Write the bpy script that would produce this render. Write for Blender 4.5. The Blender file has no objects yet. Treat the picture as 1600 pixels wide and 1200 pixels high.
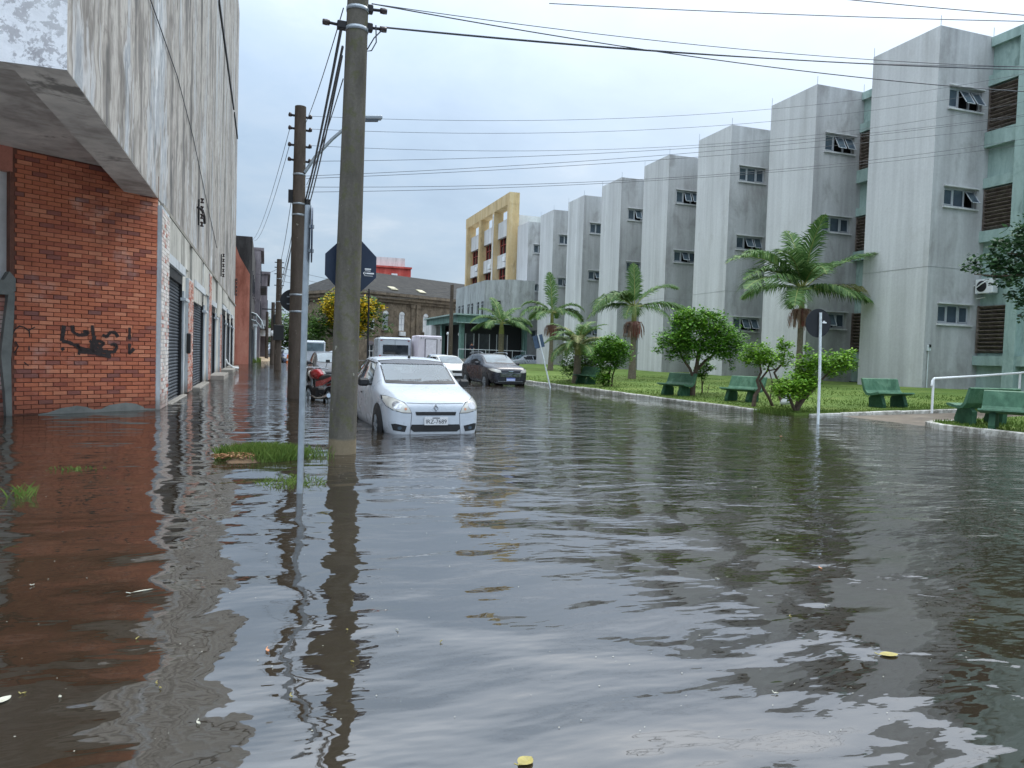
import bpy, bmesh, math, random
from mathutils import Vector, Matrix
from mathutils.bvhtree import BVHTree
R = math.radians
rng = random.Random(7)
scene = bpy.context.scene
col = scene.collection

# ---------------------------------------------------------------- camera
FPX = 1150.0
yaw, pitch, roll = R(18.568), R(2.2926), 0.031
Fw = Vector((math.sin(yaw)*math.cos(pitch), math.cos(yaw)*math.cos(pitch), -math.sin(pitch)))
Rt = Vector((math.cos(yaw), -math.sin(yaw), 0))
Dn = Fw.cross(Rt)
U = Rt*math.cos(roll) - Dn*math.sin(roll)
V = Rt*math.sin(roll) + Dn*math.cos(roll)
cam = bpy.data.cameras.new('camera')
cam.sensor_width = 36.0
cam.lens = FPX/1600*36
cam.clip_start, cam.clip_end = 0.05, 3000
camo = bpy.data.objects.new('camera', cam)
col.objects.link(camo)
mw = Matrix((( U.x, -V.x, -Fw.x, 0), (U.y, -V.y, -Fw.y, 0), (U.z, -V.z, -Fw.z, 1.4), (0, 0, 0, 1)))
camo.matrix_world = mw
scene.camera = camo
scene.render.resolution_x, scene.render.resolution_y = 1024, 768

# ---------------------------------------------------------------- sky and sun
SUN_AZ, SUN_EL = R(50), R(52)
SKYUP = 9.0
w = bpy.data.worlds.new('World'); scene.world = w; w.use_nodes = True
nt = w.node_tree; nt.nodes.clear()

class G:
    """small node-graph helper"""
    def __init__(self, nt): self.nt = nt
    def put(self, sock, v):
        if v is None: return
        if isinstance(v, bpy.types.NodeSocket): self.nt.links.new(v, sock)
        else:
            if sock.type == 'RGBA' and len(v) == 3: v = (*v, 1)
            sock.default_value = v
    def n(self, t, ins=None, out=0, **at):
        nd = self.nt.nodes.new(t)
        for k, v in at.items(): setattr(nd, k, v)
        for k, v in (ins or {}).items(): self.put(nd.inputs[k], v)
        return nd.outputs[out] if out is not None else nd
    def math(self, op, a, b=None, c=None, clamp=False):
        nd = self.nt.nodes.new('ShaderNodeMath'); nd.operation = op; nd.use_clamp = clamp
        self.put(nd.inputs[0], a); self.put(nd.inputs[1], b); self.put(nd.inputs[2], c)
        return nd.outputs[0]
    def vec(self, op, a, b=None, out=0):
        nd = self.nt.nodes.new('ShaderNodeVectorMath'); nd.operation = op
        self.put(nd.inputs[0], a); self.put(nd.inputs[1], b)
        return nd.outputs[out]
    def noise(self, v, scale, detail=4, rough=.55, dist=0.0, out=0):
        return self.n('ShaderNodeTexNoise', {'Vector': v, 'Scale': scale, 'Detail': detail, 'Roughness': rough, 'Distortion': dist}, out)
    def ramp(self, fac, stops, interp='LINEAR'):
        nd = self.nt.nodes.new('ShaderNodeValToRGB'); cr = nd.color_ramp; cr.interpolation = interp
        while len(cr.elements) < len(stops): cr.elements.new(.5)
        for e, (p, c) in zip(cr.elements, stops):
            e.position = p; e.color = (*c, 1) if len(c) == 3 else c
        self.put(nd.inputs[0], fac); return nd.outputs[0]
    def mix(self, fac, a, b, mode='MIX'):
        nd = self.nt.nodes.new('ShaderNodeMix'); nd.data_type = 'RGBA'; nd.blend_type = mode
        self.put(nd.inputs[0], fac); self.put(nd.inputs[6], a); self.put(nd.inputs[7], b)
        return nd.outputs[2]
    def maprange(self, v, a, b, c=0., d=1., smooth=True):
        nd = self.nt.nodes.new('ShaderNodeMapRange'); nd.interpolation_type = 'SMOOTHSTEP' if smooth else 'LINEAR'
        self.put(nd.inputs[0], v)
        for i, x in enumerate((a, b, c, d)): nd.inputs[i+1].default_value = x
        return nd.outputs[0]
    def sep(self, v):
        nd = self.nt.nodes.new('ShaderNodeSeparateXYZ'); self.put(nd.inputs[0], v); return nd.outputs
    def comb(self, x, y, z):
        nd = self.nt.nodes.new('ShaderNodeCombineXYZ')
        for i, q in enumerate((x, y, z)): self.put(nd.inputs[i], q)
        return nd.outputs[0]

g = G(nt)
sky = g.n('ShaderNodeTexSky', out=None, sky_type='NISHITA', sun_disc=False, sun_elevation=SUN_EL, sun_rotation=SUN_AZ,
          air_density=1.0, dust_density=2.0, ozone_density=1.0)
dirv = g.n('ShaderNodeTexCoord', out=0)
dirv = g.vec('NORMALIZE', dirv)
dx, dy, dz = g.sep(dirv)
den = g.math('ADD', g.math('MAXIMUM', dz, 0.0), 0.22)
cv = g.comb(g.math('DIVIDE', dx, den), g.math('DIVIDE', dy, den), 0.0)
c1 = g.noise(cv, 1.1, 7, .55, .3)
c2 = g.noise(cv, 3.2, 6, .6, .2)
cc = g.math('ADD', g.math('MULTIPLY', c1, .7), g.math('MULTIPLY', c2, .3))
cloud = g.ramp(cc, [(0.34, (1.6, 2.15, 2.85)), (0.46, (1.9, 2.5, 3.2)), (0.54, (2.15, 2.7, 3.32)), (0.66, (3.1, 3.45, 3.85))])
lum = g.math('ADD', g.math('MULTIPLY', g.math('POWER', g.math('MAXIMUM', dz, 0.0), 2.8), SKYUP), 1.0)   # overcast sky is brightest overhead
sd = Vector((math.sin(SUN_AZ)*math.cos(SUN_EL), math.cos(SUN_AZ)*math.cos(SUN_EL), math.sin(SUN_EL)))
dt = g.vec('DOT_PRODUCT', dirv, tuple(sd), out=1)
glow = g.math('POWER', g.math('MAXIMUM', dt, 0.0), 7.0)
lum = g.math('ADD', lum, g.math('MULTIPLY', glow, .5))
cloud = g.vec('SCALE', cloud); g.nt.nodes[-1].inputs[3].default_value = 1
g.nt.links.new(lum, g.nt.nodes[-1].inputs[3])
hi = g.vec('DOT_PRODUCT', cloud, (.3, .45, .25), out=1)
neutral = g.comb(g.math('MULTIPLY', hi, 1.02), hi, g.math('MULTIPLY', hi, .98))
cloud = g.mix(g.maprange(dz, .25, .7, 0, .42), cloud, neutral)
white = g.mix(g.math('MULTIPLY', glow, .9, clamp=True), cloud, (7.4, 7.6, 7.8))
fin = g.mix(.88, sky.outputs[0], white)
bg = g.n('ShaderNodeBackground', {'Color': fin, 'Strength': 0.1})
g.n('ShaderNodeOutputWorld', {'Surface': bg}, None)

sl = bpy.data.lights.new('sun', 'SUN'); sl.energy = 0.8; sl.angle = R(25); sl.color = (1, .96, .9)
so = bpy.data.objects.new('sun', sl); col.objects.link(so)
so.rotation_euler = (-sd).to_track_quat('-Z', 'Y').to_euler()
so.location = (20, 20, 40)

scene.view_settings.view_transform = 'Standard'
scene.view_settings.look = 'None'
scene.view_settings.exposure = 1.05
scene.view_settings.gamma = 1
scene.view_settings.use_curve_mapping = False
scene.render.engine = 'CYCLES'
scene.cycles.max_bounces = 6
scene.cycles.diffuse_bounces = 3
scene.cycles.glossy_bounces = 4
scene.cycles.transparent_max_bounces = 12
scene.cycles.sample_clamp_indirect = 6

# ---------------------------------------------------------------- helpers
def s(r, g_, b):
    f = lambda c: ((c/255+.055)/1.055)**2.4 if c > 10 else c/255/12.92
    return (f(r), f(g_), f(b))

class MB:
    def __init__(self): self.v = []; self.f = []; self.m = []; self.sm = []
    def face(self, pts, m=0, smooth=False):
        i = len(self.v); self.v += [tuple(p) for p in pts]
        self.f.append(tuple(range(i, i+len(pts)))); self.m.append(m); self.sm.append(smooth)
    def add(self, vs, fs, m=0, smooth=False):
        i = len(self.v); self.v += [tuple(p) for p in vs]
        for q in fs: self.f.append(tuple(i+k for k in q)); self.m.append(m); self.sm.append(smooth)
    def box(self, c, sz, m=0, M=None, bev=0.0):
        x, y, z = sz[0]/2, sz[1]/2, sz[2]/2
        if bev > 0:
            b = min(bev, x*.6, y*.6, z*.6)
            vs = []
            for sx in (-1, 1):
                for sy in (-1, 1):
                    for szz in (-1, 1):
                        vs += [(sx*x, sy*(y-b), szz*(z-b)), (sx*(x-b), sy*y, szz*(z-b)), (sx*(x-b), sy*(y-b), szz*z)]
            bm = bmesh.new()
            for p in vs: bm.verts.new(p)
            bmesh.ops.convex_hull(bm, input=bm.verts)
            bm.verts.index_update()
            vs = [tuple(p.co) for p in bm.verts]; fs = [tuple(q.index for q in fc.verts) for fc in bm.faces]
            bm.free()
        else:
            vs = [(-x,-y,-z),(x,-y,-z),(x,y,-z),(-x,y,-z),(-x,-y,z),(x,-y,z),(x,y,z),(-x,y,z)]
            fs = [(0,3,2,1),(4,5,6,7),(0,1,5,4),(1,2,6,5),(2,3,7,6),(3,0,4,7)]
        c = Vector(c)
        vs = [(M @ Vector(p) if M else Vector(p)) + c for p in vs]
        self.add(vs, fs, m)
    def bar(self, a, b, wd, ht, m=0, up=(0,0,1)):
        a, b = Vector(a), Vector(b); d = b-a; L = d.length; d.normalize()
        side = d.cross(Vector(up))
        if side.length < 1e-4: side = d.cross(Vector((1,0,0)))
        side.normalize(); u2 = side.cross(d)
        M = Matrix((side, d, u2)).transposed()
        self.box((a+b)/2, (wd, L, ht), m, M)
    def tube(self, path, rad, n=8, m=0, cap=True, smooth=True):
        path = [Vector(p) for p in path]
        if not isinstance(rad, (list, tuple)): rad = [rad]*len(path)
        rings = []; prev = None
        for i, p in enumerate(path):
            d = (path[min(i+1, len(path)-1)] - path[max(i-1, 0)])
            if d.length < 1e-6: d = Vector((0,0,1))
            d.normalize()
            if prev is None:
                a = d.cross(Vector((0,0,1)))
                if a.length < 1e-3: a = d.cross(Vector((0,1,0)))
            else: a = prev - d*prev.dot(d)
            a.normalize(); prev = a; b = d.cross(a)
            rings.append([p + (a*math.cos(2*math.pi*k/n) + b*math.sin(2*math.pi*k/n))*rad[i] for k in range(n)])
        vs = [q for r_ in rings for q in r_]; fs = []
        for i in range(len(rings)-1):
            for k in range(n):
                fs.append((i*n+k, i*n+(k+1)%n, (i+1)*n+(k+1)%n, (i+1)*n+k))
        self.add(vs, fs, m, smooth)
        if cap:
            self.face(rings[0][::-1], m); self.face(rings[-1], m)
    def lathe(self, c, prof, n=16, m=0, axis='Z', smooth=True):
        c = Vector(c); vs = []; fs = []
        for (r, h) in prof:
            for k in range(n):
                a = 2*math.pi*k/n
                p = {'Z': (r*math.cos(a), r*math.sin(a), h), 'X': (h, r*math.cos(a), r*math.sin(a)), 'Y': (r*math.sin(a), h, r*math.cos(a))}[axis]
                vs.append(c+Vector(p))
        for i in range(len(prof)-1):
            for k in range(n):
                fs.append((i*n+k, i*n+(k+1)%n, (i+1)*n+(k+1)%n, (i+1)*n+k))
        self.add(vs, fs, m, smooth)
    def prism(self, poly, a, b, m=0):
        """poly: list of 3D points, extruded by vector from a to b offsets"""
        A = [Vector(p)+Vector(a) for p in poly]; B = [Vector(p)+Vector(b) for p in poly]
        self.face(A, m); self.face(B[::-1], m)
        n = len(poly)
        for i in range(n): self.face([A[i], B[i], B[(i+1) % n], A[(i+1) % n]], m)
    def wall(self, o, u, n, W, H, holes, rev, m=0, mrev=None):
        """wall panel from origin o along u (width W) and z (height H), outward normal n, with real openings and reveals"""
        o, u, n = Vector(o), Vector(u), Vector(n); z = Vector((0,0,1)); mrev = m if mrev is None else mrev
        us = sorted({0, W, *[h[0] for h in holes], *[h[2] for h in holes]})
        vs_ = sorted({0, H, *[h[1] for h in holes], *[h[3] for h in holes]})
        for i in range(len(us)-1):
            for j in range(len(vs_)-1):
                cu, cvv = (us[i]+us[i+1])/2, (vs_[j]+vs_[j+1])/2
                if any(h[0] < cu < h[2] and h[1] < cvv < h[3] for h in holes): continue
                self.face([o+u*us[i]+z*vs_[j], o+u*us[i+1]+z*vs_[j], o+u*us[i+1]+z*vs_[j+1], o+u*us[i]+z*vs_[j+1]], m)
        for (a, b, c, d) in holes:
            P = [o+u*a+z*b, o+u*c+z*b, o+u*c+z*d, o+u*a+z*d]; Q = [p-n*rev for p in P]
            for i in range(4): self.face([P[i], P[(i+1)%4], Q[(i+1)%4], Q[i]], mrev)
    def build(self, name, mats, parent=None, weld=False):
        me = bpy.data.meshes.new(name)
        me.from_pydata(self.v, [], self.f)
        if not isinstance(mats, (list, tuple)): mats = [mats]
        for q in mats: me.materials.append(q)
        me.polygons.foreach_set('material_index', self.m)
        me.polygons.foreach_set('use_smooth', self.sm)
        if weld:
            bm = bmesh.new(); bm.from_mesh(me); bmesh.ops.remove_doubles(bm, verts=bm.verts, dist=1e-4)
            bmesh.ops.recalc_face_normals(bm, faces=bm.faces); bm.to_mesh(me); bm.free()
        me.update()
        o = bpy.data.objects.new(name, me); col.objects.link(o)
        if parent: o.parent = parent
        return o

def tag(o, label=None, cat=None, group=None, kind=None):
    if label: o['label'] = label
    if cat: o['category'] = cat
    if group: o['group'] = group
    if kind: o['kind'] = kind
    return o
def empty(name, loc=(0,0,0), rz=0, label=None, cat=None, group=None, kind=None):
    o = bpy.data.objects.new(name, None); col.objects.link(o)
    o.empty_display_size = .2; o.location = loc; o.rotation_euler = (0, 0, rz)
    return tag(o, label, cat, group, kind)
def kids(o): return [c for c in bpy.data.objects if c.parent == o]
def copy_tree(o, parent=None):
    c = o.copy(); col.objects.link(c)
    if parent: c.parent = parent
    for ch in kids(o): copy_tree(ch, c)
    return c
def text_mesh(body, size, name, mat, parent=None, loc=(0,0,0), rot=(0,0,0), ext=.001):
    cu = bpy.data.curves.new('t', 'FONT'); cu.body = body; cu.size = size; cu.align_x = 'CENTER'; cu.align_y = 'CENTER'; cu.extrude = ext
    o = bpy.data.objects.new('t', cu); col.objects.link(o)
    dg = bpy.context.evaluated_depsgraph_get()
    me = bpy.data.meshes.new_from_object(o.evaluated_get(dg)); bpy.data.objects.remove(o)
    me.materials.clear(); me.materials.append(mat)
    q = bpy.data.objects.new(name, me); col.objects.link(q); q.parent = parent; q.location = loc; q.rotation_euler = rot
    return q

# ---------------------------------------------------------------- materials
def newmat(name):
    m = bpy.data.materials.new(name); m.use_nodes = True; m.node_tree.nodes.clear(); return m, G(m.node_tree)
def finish(g, color, rough=.6, metal=0.0, normal=None, spec=.5, coat=0.0, extra=None):
    ins = {'Base Color': color, 'Roughness': rough, 'Metallic': metal, 'Specular IOR Level': spec, 'Coat Weight': coat}
    if normal is not None: ins['Normal'] = normal
    if extra: ins.update(extra)
    b = g.n('ShaderNodeBsdfPrincipled', ins)
    g.n('ShaderNodeOutputMaterial', {'Surface': b}, None)
def wpos(g): return g.n('ShaderNodeNewGeometry', out=0)
def opos(g): return g.n('ShaderNodeTexCoord', out=3)
def scl(g, v, k): return g.vec('MULTIPLY', v, k)
def bump(g, h, dist=.01, strength=.6): return g.n('ShaderNodeBump', {'Height': h, 'Distance': dist, 'Strength': strength})

def simple(name, c, rough=.6, metal=0., var=.12, scale=6., spec=.5, coat=0., bmp=0., dirt=None, world=False):
    m, g = newmat(name); p = wpos(g) if world else opos(g)
    n1 = g.noise(p, scale, 5, .6)
    a = tuple(x*(1-var) for x in c); b = tuple(min(1, x*(1+var)) for x in c)
    cl = g.ramp(n1, [(.3, a), (.7, b)])
    if dirt:
        n2 = g.noise(scl(g, p, (1, 1, .5)), scale*.6, 6, .65)
        cl = g.mix(g.maprange(n2, .5, .72, 0, dirt[1]), cl, dirt[0])
    rr = g.maprange(n1, .3, .7, max(0, rough-.06), min(1, rough+.06))
    finish(g, cl, rr, metal, bump(g, g.noise(p, scale*6, 4), bmp) if bmp else None, spec, coat)
    return m

def streaked(name, stops, blot=None, fx=1.6, fz=.09, fine=9., rough=.85, mott=None, peel=None, mud=None, w2=.28, cw=.6, wb=.5):
    """weathered wall: vertical run-off streaks, blotches, fine grain, waterline grime"""
    m, g = newmat(name); p = wpos(g)
    wob = g.vec('MULTIPLY', g.vec('SUBTRACT', g.noise(p, 1.1, 2, .6, 0, 1), (.5,.5,.5)), (wb, wb, wb*4))
    pw = g.vec('ADD', p, wob)
    st = g.noise(scl(g, pw, (fx, fx, fz)), 1.0, 4, .62, .25)
    st2 = g.noise(scl(g, pw, (fx*4.2, fx*4.2, fz*2.6)), 1.0, 5, .6)
    big = g.noise(p, .35, 4, .6)
    f = g.math('ADD', g.math('MULTIPLY', st, .55), g.math('ADD', g.math('MULTIPLY', st2, w2), g.math('MULTIPLY', big, .17)))
    c = g.ramp(f, [(.5+(q-.5)*cw, cc_) for q, cc_ in stops])
    if blot:
        nb = g.noise(scl(g, p, (1, 1, .55)), .9, 4, .62, .4)
        c = g.mix(g.maprange(nb, blot[1], blot[2], 0, blot[3]), c, blot[0])
    if mott:
        nm = g.noise(p, mott[1], 5, .7, .3)
        c = g.mix(g.maprange(nm, mott[2], mott[3], 0, mott[4]), c, mott[0])
    if mud:
        z = g.sep(p)[2]
        k = g.math('ADD', z, g.math('MULTIPLY', g.noise(p, 1.6, 4), .5))
        c = g.mix(g.maprange(k, mud[1], mud[2], mud[3], 0), c, mud[0])
    gr = g.noise(p, fine, 4, .7)
    c = g.mix(.35, c, g.ramp(gr, [(.25, (.62,.62,.62)), (.75, (1,1,1))]), 'MULTIPLY')
    finish(g, c, rough, 0, bump(g, g.math('ADD', gr, g.math('MULTIPLY', st2, .4)), .012, .5), .3)
    return m

M_ = {}
M_['left_wall'] = streaked('stained_plaster', [(.28, s(72,72,72)), (.36, s(118,116,114)), (.42, s(160,154,148)), (.47, s(190,186,180)), (.51, s(138,132,126)), (.55, s(196,196,196)), (.60, s(150,156,162)), (.66, s(220,222,224)), (.74, s(170,160,148))],
                           blot=(s(88,84,80), .50, .68, .6), fx=.75, fz=.07, mott=(s(110,104,98), 2.2, .53, .70, .55), w2=.24)
M_['left_lower'] = streaked('lower_plaster', [(.3, s(120,118,112)), (.45, s(176,174,166)), (.6, s(200,198,190)), (.72, s(222,222,218))], blot=(s(120,106,92), .55, .72, .4), fx=1.2, fz=.15, mud=(s(104,92,76), .2, .9, .75))
M_['peel'] = streaked('peeling_white_paint', [(.3, s(150,148,150)), (.5, s(186,184,186)), (.7, s(205,205,205))], fx=.8, fz=.5, mott=(s(238,238,240), 7.0, .45, .52, .95))
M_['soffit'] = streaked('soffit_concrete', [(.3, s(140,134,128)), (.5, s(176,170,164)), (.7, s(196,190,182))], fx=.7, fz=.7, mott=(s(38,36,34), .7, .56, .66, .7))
M_['tower'] = streaked('grey_tower_paint', [(.26, s(168,168,167)), (.40, s(196,197,197)), (.52, s(210,211,211)), (.64, s(222,224,224)), (.78, s(232,234,234))],
                       blot=(s(176,174,170), .54, .76, .35), fx=1.3, fz=.05, mott=(s(214,214,212), .8, .58, .7, .2), wb=.1, w2=.22, cw=.95)
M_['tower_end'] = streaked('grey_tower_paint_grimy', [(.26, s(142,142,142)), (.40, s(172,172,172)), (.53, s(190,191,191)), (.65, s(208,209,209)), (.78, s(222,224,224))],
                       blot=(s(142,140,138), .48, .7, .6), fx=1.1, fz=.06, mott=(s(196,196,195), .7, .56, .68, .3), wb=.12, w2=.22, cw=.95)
M_['green_wall'] = streaked('mint_green_paint', [(.3, s(126,146,140)), (.45, s(150,172,166)), (.6, s(164,186,180)), (.75, s(178,198,193))], blot=(s(96,118,110), .56, .75, .6), fx=1.3, fz=.1)
M_['dark_green_wall'] = streaked('grey_green_paint', [(.3, s(80,104,98)), (.5, s(104,134,126)), (.75, s(128,158,150))], fx=1.3, fz=.2)
M_['yellow'] = streaked('faded_yellow_paint', [(.3, s(178,156,118)), (.45, s(202,176,130)), (.6, s(210,188,146)), (.75, s(208,194,164))], blot=(s(136,118,90), .55, .75, .55), fx=1.0, fz=.1)
M_['white_wall'] = streaked('white_plaster', [(.3, s(188,188,186)), (.5, s(212,212,210)), (.75, s(230,230,230))], blot=(s(160,156,150), .56, .76, .4), fx=.9, fz=.1)
M_['grey_wall'] = streaked('grey_plaster', [(.3, s(128,130,128)), (.5, s(160,163,162)), (.75, s(190,194,194))], blot=(s(112,110,98), .54, .74, .5), fx=1.0, fz=.12)
M_['stone'] = streaked('brown_stone', [(.3, s(92,82,70)), (.45, s(120,108,92)), (.6, s(138,124,106)), (.75, s(154,140,120))], blot=(s(78,70,62), .52, .72, .5), fx=1.5, fz=1.2, fine=4)
M_['roof'] = streaked('mossy_roof', [(.3, s(34,34,32)), (.5, s(46,45,43)), (.75, s(62,60,56))], fx=1.2, fz=1.2, fine=5)
M_['orange'] = streaked('orange_plaster', [(.3, s(150,92,76)), (.5, s(188,122,104)), (.75, s(206,148,128))], fx=1, fz=.2)
M_['dark_bld'] = streaked('dark_weathered_plaster', [(.3, s(56,54,54)), (.5, s(78,76,76)), (.75, s(110,106,104))], fx=1, fz=.15)
M_['mauve'] = streaked('mauve_grey_plaster', [(.3, s(96,90,94)), (.5, s(128,120,124)), (.75, s(156,148,150))], fx=1, fz=.2)
M_['red_bld'] = streaked('red_plaster', [(.3, s(176,70,62)), (.5, s(206,92,82)), (.75, s(220,120,108))], fx=.6, fz=.2)

def brick_mat(name, stops, white=.35, pale=s(206,186,176)):
    m, g = newmat(name)
    oi = g.n('ShaderNodeObjectInfo', out=5); ri = g.n('ShaderNodeNewGeometry', out=8); p = wpos(g)
    f = g.math('FRACT', g.math('ADD', g.math('MULTIPLY', oi, 3.17), ri))
    c = g.ramp(f, stops)
    n1 = g.noise(p, 1.3, 6, .6); n2 = g.noise(p, 22, 5, .7)
    c = g.mix(g.maprange(n1, .57, .74, 0, white), c, pale)
    n3 = g.noise(p, .8, 5, .6)
    c = g.mix(g.maprange(n3, .54, .74, 0, .5), c, s(92,52,44))
    zz = g.math('ADD', g.sep(p)[2], g.math('MULTIPLY', n1, .5))
    c = g.mix(g.maprange(zz, .3, .75, .5, 0), c, s(96,64,52))
    c = g.mix(.5, c, g.ramp(n2, [(.25, (.6,.6,.6)), (.75, (1,1,1))]), 'MULTIPLY')
    finish(g, c, .8, 0, bump(g, n2, .004, .7), .3)
    return m
M_['brick'] = brick_mat('red_brick', [(0, s(172,98,72)), (.2, s(198,118,86)), (.4, s(182,104,78)), (.6, s(210,136,104)), (.75, s(190,112,84)), (.88, s(164,92,72)), (1, s(136,90,82))])
M_['brick_white'] = brick_mat('whitewashed_brick', [(0, s(196,186,178)), (.4, s(216,210,204)), (.7, s(228,224,220)), (1, s(180,120,104))], .5, s(235,232,228))
M_['brick_mixed'] = brick_mat('half_painted_brick', [(0, s(176,104,86)), (.4, s(200,150,134)), (.7, s(214,196,186)), (1, s(160,84,66))], .6, s(225,222,218))
M_['mortar'] = simple('dark_mortar', s(112,74,62), .95, var=.3, scale=5, bmp=.01, world=True)
M_['cement'] = simple('patch_cement', s(112,114,110), .9, var=.25, scale=4, bmp=.01, world=True)

# water
def water_mat():
    m, g = newmat('flood_water'); p = wpos(g); px, py, pz = g.sep(p)
    wv = g.vec('ADD', p, g.vec('SCALE', g.noise(p, .45, 2, out=1)))
    g.nt.nodes[-2].inputs[3].default_value = .7
    h1 = g.noise(scl(g, wv, (.75, 1.15, 1)), W_S1, 1.5, .45)
    h2 = g.noise(scl(g, wv, (.6, 1.3, 1)), W_S2, 2, .5)
    h3 = g.noise(scl(g, p, (.6, 1.4, 1)), W_S3, 2, .5)
    # wind patches; the water by the long wall is sheltered
    patch = g.maprange(g.noise(p, .16, 2), .36, .62, .55, 1.0)
    wind = g.maprange(g.math('ADD', px, g.math('MULTIPLY', py, .45)), 3.5, 11.0, .1, 1.0)
    fine = g.math('MULTIPLY', patch, wind)
    h = g.math('ADD', g.math('MULTIPLY', h1, W_A1),
        g.math('ADD', g.math('MULTIPLY', g.math('MULTIPLY', h2, W_A2), g.math('ADD', g.math('MULTIPLY', fine, .8), .2)),
                      g.math('MULTIPLY', g.math('MULTIPLY', h3, W_A3), fine)))
    nrm = g.n('ShaderNodeBump', {'Height': h, 'Distance': 1.0, 'Strength': 1.0})
    fr = g.n('ShaderNodeFresnel', {'IOR': W_IOR, 'Normal': nrm})
    gl = g.n('ShaderNodeBsdfGlossy', {'Color': (.93, .95, .97), 'Roughness': .025, 'Normal': nrm})
    mc = g.ramp(g.noise(p, .5, 4), [(.3, s(54,46,36)), (.7, s(68,59,46))])
    mur = g.n('ShaderNodeBsdfDiffuse', {'Color': mc})
    tr = g.n('ShaderNodeBsdfTransparent', {'Color': (.62, .54, .42)})
    und = g.n('ShaderNodeMixShader', {0: .55, 1: tr, 2: mur})
    mx = g.n('ShaderNodeMixShader', {0: fr, 1: und, 2: gl})
    g.n('ShaderNodeOutputMaterial', {'Surface': mx}, None)
    return m
W_S1, W_S2, W_S3 = 1.5, 4.2, 11.0
W_A1, W_A2, W_A3 = .055, .033, .014
W_IOR = 2.9
M_['water'] = water_mat()

def ground_mat():
    m, g = newmat('asphalt'); p = wpos(g)
    n1 = g.noise(p, .5, 5); n2 = g.noise(p, 60, 3, .7)
    c = g.ramp(n1, [(.3, (.035,.034,.032)), (.7, (.065,.062,.057))])
    c = g.mix(.5, c, g.ramp(n2, [(.3, (.5,.5,.5)), (.7, (1.3,1.3,1.3))]), 'MULTIPLY')
    finish(g, c, .85, 0, bump(g, n2, .004), .3); return m
M_['asphalt'] = ground_mat()
def lawn_mat():
    m, g = newmat('lawn_grass'); p = wpos(g)
    n1 = g.noise(p, .7, 5, .65); n2 = g.noise(p, 9, 6, .75)
    c = g.ramp(n1, [(.28, s(78,100,46)), (.45, s(94,116,54)), (.6, s(108,126,62)), (.75, s(124,132,76))])
    c = g.mix(.45, c, g.ramp(n2, [(.25, (.55,.55,.5)), (.75, (1.1,1.1,1.0))]), 'MULTIPLY')
    finish(g, c, .9, 0, bump(g, n2, .05, .8), .2); return m
M_['lawn'] = lawn_mat()
def leafy(name, stops, rough=.45, trans=.25, scale=1.2):
    m, g = newmat(name); ri = g.n('ShaderNodeNewGeometry', out=8); p = wpos(g)
    f = g.math('ADD', g.math('MULTIPLY', ri, .7), g.math('MULTIPLY', g.noise(p, scale, 3), .3))
    c = g.ramp(f, stops)
    b = g.n('ShaderNodeBsdfPrincipled', {'Base Color': c, 'Roughness': rough+.12, 'Specular IOR Level': .22})
    t = g.n('ShaderNodeBsdfTranslucent', {'Color': c})
    mx = g.n('ShaderNodeMixShader', {0: trans, 1: b, 2: t})
    g.n('ShaderNodeOutputMaterial', {'Surface': mx}, None); return m
M_['blade'] = leafy('grass_blade', [(.1, s(72,96,40)), (.5, s(92,116,50)), (.9, s(116,132,68))])
M_['palm'] = leafy('palm_leaf', [(.1, s(58,86,46)), (.5, s(84,116,64)), (.85, s(116,140,84)), (1, s(150,150,90))])
M_['palm_dry'] = leafy('dry_palm_leaf', [(.1, s(104,104,62)), (.5, s(120,130,78)), (.9, s(158,146,104))])
M_['skirt'] = leafy('dry_flower_strands', [(.1, s(128,92,86)), (.5, s(176,138,126)), (.9, s(206,176,160))], .8)
M_['fruit'] = leafy('red_palm_fruit', [(.1, s(136,72,66)), (.9, s(176,112,100))], .6, .05)
M_['leaf_bright'] = leafy('bright_leaf', [(.1, s(62,100,24)), (.45, s(96,142,38)), (.8, s(140,182,58)), (1, s(186,208,92))])
M_['leaf_mid'] = leafy('mid_green_leaf', [(.1, s(44,80,22)), (.45, s(76,124,38)), (.8, s(112,158,56)), (1, s(150,188,80))])
M_['leaf_dark'] = leafy('dark_leaf', [(.1, s(34,56,40)), (.5, s(56,86,56)), (.9, s(92,122,84))])
M_['leaf_far'] = leafy('far_leaf', [(.1, s(44,72,30)), (.5, s(74,108,44)), (.9, s(112,140,64))])
M_['leaf_yellow'] = leafy('yellow_blossom', [(.1, s(150,140,30)), (.5, s(206,178,40)), (.9, s(226,196,70))])
M_['bark'] = simple('bark', s(86,72,60), .9, var=.35, scale=14, bmp=.02)
M_['palm_bark'] = simple('palm_trunk', s(120,110,96), .9, var=.3, scale=9, bmp=.02)
M_['palm_shaft'] = simple('palm_crownshaft', s(132,134,74), .5, var=.2, scale=4)
def pole_mat(name, c, moss, mossy=.5, band=None):
    m, g = newmat(name); p = wpos(g); z = g.sep(p)[2]
    n1 = g.noise(scl(g, p, (3, 3, .8)), 1.5, 6, .65); n2 = g.noise(p, 30, 5, .7); n3 = g.noise(p, 9, 4, .6)
    cl = g.ramp(n1, [(.3, tuple(x*.6 for x in c)), (.7, tuple(x*1.25 for x in c))])
    cl = g.mix(g.maprange(n3, .5, .66, 0, mossy), cl, moss)
    cl = g.mix(g.maprange(g.noise(p, 6, 3), .69, .72, 0, .7), cl, s(160,158,146))
    if band: cl = g.mix(g.maprange(g.math('ADD', z, g.math('MULTIPLY', n1, .06)), band[1], band[1]+.05, 1, 0), cl, band[0])
    cl = g.mix(.5, cl, g.ramp(n2, [(.25, (.55,.55,.55)), (.75, (1.1,1.1,1.1))]), 'MULTIPLY')
    finish(g, cl, .9, 0, bump(g, n2, .008), .2); return m
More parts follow.
